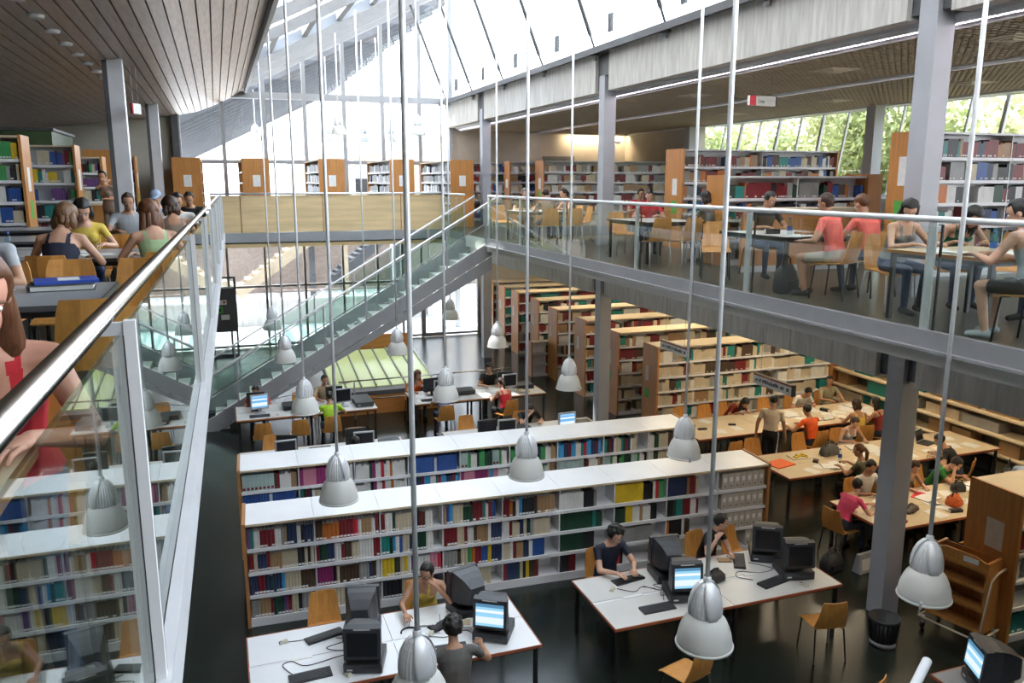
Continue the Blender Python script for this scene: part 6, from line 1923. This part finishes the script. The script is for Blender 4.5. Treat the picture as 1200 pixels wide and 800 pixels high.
seated('woman in an orange and yellow top seen from behind', 12.95, 13.62, 0, -10, 'plywood chair of the woman in orange and yellow', top='yellow', sleeve='tank', sex='f', hair='bob', hc='brown', skin='tan', lean=0.2, head=(12, 20), vox=0.014)
seated('long haired woman in a dark red top seen from behind', 13.55, 13.62, 0, 18, 'plywood chair of the long haired woman', top='darkred', sleeve='tank', sex='f', hair='long', hc='black', skin='tan', lean=0.2, head=(6, 14), vox=0.014)
# middle study table
seated('woman in a white strapless top writing at the middle study table', 12.1, 13.12, 0, 176, 'plywood chair of the woman in the white top', top='white', sleeve='tank', sex='f', hair='tail', hc='brown', skin='fair', lean=0.35, head=(-8, 30), vox=0.013)
seated('woman in an olive top with a long ponytail reading a sheet', 10.78, 11.14, 0, 24, 'plywood chair of the ponytail woman', top='olive', sex='f', bot='black', hair='tail', hc='auburn', skin='tan', lean=0.12, head=(16, 12), hands=((-0.14, 0.38, 0.86), (0.1, 0.36, 0.9)), vox=0.013)
seated('man in a black T-shirt hunched beside the open laptop', 13.0, 11.12, 0, 34, 'plywood chair of the hunched man in black', top='black', hair='short', hc='black', skin='tan', lean=0.42, head=(16, 26), hands=((-0.28, 0.36, 0.86), (0.24, 0.42, 0.80)), vox=0.013)
# near study table
seated('girl in a pink T-shirt leaning across the end of the near study table', 9.25, 9.95, 0, -78, 'plywood chair of the girl in pink', top='pink', sex='f', hair='short', hc='black', skin='fair', lean=0.5, head=(18, 16), hands=((0.12, 0.52, 0.80), (0.34, 0.44, 0.80)), vox=0.0115, extra='watch')
seated('boy in a white T-shirt looking down at the near study table', 10.28, 10.62, 0, 184, 'plywood chair of the boy in white', top='white', hair='short', hc='black', skin='tan', lean=0.12, head=(2, 24), hands=((-0.12, 0.36, 0.80), (0.16, 0.34, 0.80)), vox=0.0115)
seated('woman in a grey tank top writing at the near study table', 11.15, 10.68, 0, 178, 'plywood chair of the woman in the grey tank top', top='sage', sleeve='tank', sex='f', hair='tail', hc='brown', skin='fair', lean=0.38, head=(-4, 30), vox=0.0115)
seated('man in a green T-shirt holding his forehead', 11.95, 10.72, 0, 198, 'plywood chair of the man in green', top='green', hair='short', hc='black', skin='tan', lean=0.5, head=(12, 34), hands=((-0.26, 0.44, 0.80), (0.10, 0.42, 0.98)), vox=0.012)
seated('man in a light blue shirt writing at the wall side table', 13.15, 9.85, 0, -70, 'plywood chair of the man in light blue', top='lightblue', hair='short', hc='black', skin='tan', lean=0.42, head=(10, 26), vox=0.0125)
# upper floor, glazed side
seated('woman in a black and white strappy top at the nearest upper table', 7.30, 7.40, UF, 176, 'plywood chair of the woman in black and white', 'g', top='monochrome', sleeve='tank', sex='f', hair='bob', hc='black', skin='fair', lean=0.3, head=(-34, 30), hands=((-0.24, 0.42, 0.79), (0.12, 0.45, 0.79)), vox=0.0115)
seated('woman in a bottle green top bending over the nearest upper table', 8.22, 7.45, UF, 160, 'plywood chair of the woman in bottle green', 'b', top='bottle', sleeve='tank', sex='f', hair='long', hc='black', skin='tan', lean=0.5, head=(14, 40), vox=0.0115, bot='jeans')
seated('man in a sleeveless grey top at the end of the nearest upper table', 6.92, 5.34, UF, 8, 'plywood chair of the man in the sleeveless grey top', 'b', top='silver', sleeve='tank', sex='m', hair='short', hc='black', skin='fair', lean=0.22, head=(30, 18), hands=((-0.24, 0.42, 0.80), (0.0, 0.44, 0.80)), bot='dark', short=True, shoes='silver', vox=0.0115)
seated('woman in light jeans at the far side of the nearest upper table', 8.40, 6.1, UF, 86, 'plywood chair of the woman in light jeans', 'g', top='white', sex='f', hair='tail', hc='brown', skin='fair', lean=0.3, head=(0, 28), vox=0.013)
seated('man in a coral T-shirt and stone shorts seen from behind', 7.32, 8.36, UF, 22, 'plywood chair of the man in coral', 'b', top='coral', bot='stone', short=True, hair='short', hc='brown', skin='tan', lean=0.2, head=(4, 8), hands=((-0.24, 0.32, 0.72), (0.22, 0.44, 0.80)), vox=0.012)
seated('second person in dusty coral beside the man in coral', 7.95, 8.42, UF, 4, 'plywood chair of the person in dusty coral', 'b', top='coral', hair='short', hc='auburn', skin='tan', lean=0.25, head=(0, 20), bot='jeans', vox=0.013)
seated('man in black reading behind the bottles in front of the low bookcase', 8.02, 10.82, UF, 172, 'plywood chair of the man in black by the low bookcase', 'b', top='black', hair='short', hc='black', skin='tan', lean=0.15, head=(22, 26), vox=0.013)
for (lab, x, y, f, kw) in (('person in a red top behind the second balustrade post', 8.45, 15.2, 150, dict(top='red', hair='short', hc='black', sex='m')), ('dark haired woman seen from behind near the second post', 8.3, 12.6, 10, dict(top='grey', hair='bob', hc='black', sex='f')), ('person in beige seen from behind near the stair head table', 7.3, 17.95, -6, dict(top='taupe', hair='short', hc='brown', sex='f')),
                           ('dark haired person facing out at the stair head table', 7.55, 20.35, 178, dict(top='dark', hair='short', hc='black')), ('woman in a dark red sleeveless top left of the second upper column', 8.6, 19.6, 96, dict(top='darkred', sleeve='tank', hair='tail', hc='black', sex='f')), ('small looking reader with brown skin before the far long bookcase', 9.9, 18.4, 170, dict(top='red', hair='short', hc='black', skin='tan'))):
    lab = lab.replace(' left of', ' beside')
    seated(lab, x, y, UF, f, 'plywood chair of the ' + lab, 'g', vox=0.017, **kw)
# slatted side
seated('woman in a red strappy top with long auburn hair at the near rail', -0.665, 2.74, UF, 186, 'plywood chair of the woman in red at the near rail', top='red', sleeve='tank', sex='f', hair='long', hc='auburn', skin='red', lean=0.30, head=(20, 18), hands=((-0.12, 0.40, 0.80), (0.16, 0.46, 0.80)), vox=0.008)
seated('person in a pale grey shirt cut by the picture edge, near grey table', -1.62, 6.95, UF, 168, 'plywood chair of the person in pale grey', top='greyshirt', hair='short', hc='brown', skin='tan', lean=0.2, head=(0, 20), vox=0.0125)
seated('woman in a navy tank top with tied fair hair, seen from behind', -1.34, 8.02, UF, -10, 'plywood chair of the woman in navy', top='navy', sleeve='tank', sex='f', hair='bob', hc='fairbrown', skin='fair', lean=0.3, head=(-12, 30), vox=0.0125)
seated('woman in a yellow T-shirt reading at the second grey table', -1.40, 10.25, UF, 182, 'plywood chair of the woman in the yellow T-shirt', top='yellow', sex='f', hair='bob', hc='black', skin='fair', lean=0.28, head=(8, 30), hands=((-0.20, 0.44, 0.80), (0.30, 0.34, 0.80)), vox=0.0125)
seated('woman in a pale green top with long auburn hair, seen from behind', -0.54, 8.15, UF, 14, 'plywood chair of the woman in pale green', top='palegreen', sleeve='tank', sex='f', hair='long', hc='auburn', skin='fair', lean=0.28, head=(14, 20), vox=0.0125)
seated('woman with brown hair beyond the woman in pale green', -0.50, 10.85, UF, 10, 'plywood chair of the brown haired woman beyond the woman in pale green', top='taupe', sleeve='tank', sex='f', hair='bob', hc='brown', skin='tan', lean=0.3, head=(20, 20), vox=0.014)
seated('man in a white printed T-shirt facing the rail', -0.56, 12.98, UF, 182, 'plywood chair of the man in the white printed T-shirt', top='white', hair='short', hc='black', skin='tan', lean=0.22, head=(8, 20), vox=0.014, stripe='chest')
seated('person in a pale blue cap behind the man in the white printed T-shirt', -0.95, 15.4, UF, 172, 'plywood chair of the person in the cap', top='lightblue', hair='short', hc='black', skin='tan', lean=0.2, head=(0, 16), extra='cap', vox=0.016)
seated('dark haired man in black furthest along the rail', -0.46, 16.35, UF, 176, 'plywood chair of the man furthest along the rail', top='dark', hair='short', hc='black', skin='tan', lean=0.3, head=(0, 24), vox=0.016)
seated('person in grey whose arm shows beside the first pale column', -1.22, 13.0, UF, 190, 'plywood chair of the person beside the first pale column', top='greyshirt', hair='short', hc='brown', skin='tan', lean=0.2, vox=0.016)
person('standing woman in taupe with her hand at her chin', -2.08, 18.9, UF, 150, top='taupe', sleeve='short', bot='taupe', short=True, sex='f', stand=True, hair='bun', hc='black', skin='tan', head=(20, 6), hands=((-0.1, 0.2, 1.12), (0.06, 0.16, 1.40)), vox=0.015)

# build all bodies at once, then colour them by body region
bpy.context.view_layer.update()
dg = bpy.context.evaluated_depsgraph_get()
REG = ['torso', 'shoulder', 'uarm', 'farm', 'hand', 'neck', 'head', 'thigh', 'shin', 'foot']
for P in PEOPLE:
    o = P['o']
    me = bpy.data.meshes.new_from_object(o.evaluated_get(dg))
    nv = len(me.vertices)
    co = np.empty(nv * 3)
    me.vertices.foreach_get('co', co)
    co = co.reshape(-1, 3)
    nf = len(me.polygons)
    ctr = np.empty(nf * 3)
    me.polygons.foreach_get('center', ctr)
    ctr = ctr.reshape(-1, 3)
    best = np.full(nf, 1e9)
    reg = np.zeros(nf, int)
    tt = np.zeros(nf)
    for a, b, ra, rb, rg in P['prim']:
        a, b = np.array(a), np.array(b)
        d = b - a
        t = np.clip(((ctr - a) @ d) / max(1e-9, d @ d), 0, 1)
        dist = np.linalg.norm(ctr - (a + t[:, None] * d), axis=1) - (ra + (rb - ra) * t)
        w = dist < best
        best[w] = dist[w]
        reg[w] = REG.index(rg)
        tt[w] = t[w]
    hip, nk, ax = np.array(P['hip']), np.array(P['neck']), np.array(P['ax'])
    hgt = (ctr - hip) @ ((nk - hip) / np.linalg.norm(nk - hip))
    tw = np.array(P['tw'])
    latx = np.abs((ctr - hip) @ tw[:, 0])
    fr_ = (ctr - hip) @ tw[:, 1]
    mi = np.zeros(nf, int)           # 0 skin 1 top 2 bottom 3 shoe
    T_, SH, UA, FA = reg == 0, reg == 1, reg == 2, reg == 3
    mi[T_ | SH] = 1
    mi[T_ & (hgt < 0.045)] = 2
    mi[reg == 7] = 2
    mi[reg == 8] = 0 if P['short'] else 2
    if P['short']:
        mi[(reg == 7) & (tt > 0.8)] = 0
    mi[reg == 9] = 3
    neckcut = 0.455 if P['F'] else 0.475
    mi[(T_ | SH) & (hgt > neckcut) & (latx < 0.085)] = 0
    sl = P['sleeve']
    if sl == 'short':
        mi[UA & (tt < 0.55)] = 1
    elif sl == 'long':
        mi[UA | FA] = 1
    else:
        skin = (T_ | SH) & (hgt > 0.36)
        strap = (latx > 0.065) & (latx < (0.1 if P['F'] else 0.13)) & (hgt < 0.52)
        mi[skin & ~strap] = 0
        mi[SH & (latx > (0.1 if P['F'] else 0.135))] = 0
    if P['stripe'] == 'chest':
        mi[T_ & (hgt > 0.30) & (hgt < 0.325) & (latx < 0.07)] = 4
    if P['stripe'] == 'leg':
        mi[((reg == 7) | (reg == 8)) & (np.abs(ctr[:, 1]) < 0.018) & (latx > 0.1)] = 4
    # fingers: separate tapering chains rooted in the palm
    fb = MB()
    for pts, rr in P['fing']:
        fb.tube(pts, rr, 6)
    pol = np.empty(nf * 4, int) if all(len(p.vertices) == 4 for p in me.polygons) else None
    if pol is not None:
        me.polygons.foreach_get('vertices', pol)
        faces = pol.reshape(-1, 4).tolist()
    else:
        faces = [tuple(p.vertices) for p in me.polygons]
    new = bpy.data.meshes.new('person')
    new.from_pydata(co.tolist() + fb.v, [], faces + [tuple(i + nv for i in f) for f in fb.f])
    for q in ('skin_' + P['skin'], 'cloth_' + P['top'], 'cloth_' + P['bot'], 'cloth_' + P['shoes'], 'paper'):
        new.materials.append(M[q])
    new.polygons.foreach_set('material_index', mi.tolist() + [0] * len(fb.f))
    new.polygons.foreach_set('use_smooth', [True] * len(new.polygons))
    new.update()
    o.modifiers.clear()
    o.data = new
# ------------------------------------------------------------------ the remaining books, one object
me = bpy.data.meshes.new('shelved_books')
me.from_pydata(SV, [], SF)
for k in BK:
    me.materials.append(M[bm_(k)])
me.polygons.foreach_set('material_index', SM)
me.update()
o = bpy.data.objects.new('shelved_books', me)
C.objects.link(o)
tag(o, 'all the other books and boxes standing on the more distant shelves', None, None, 'stuff')
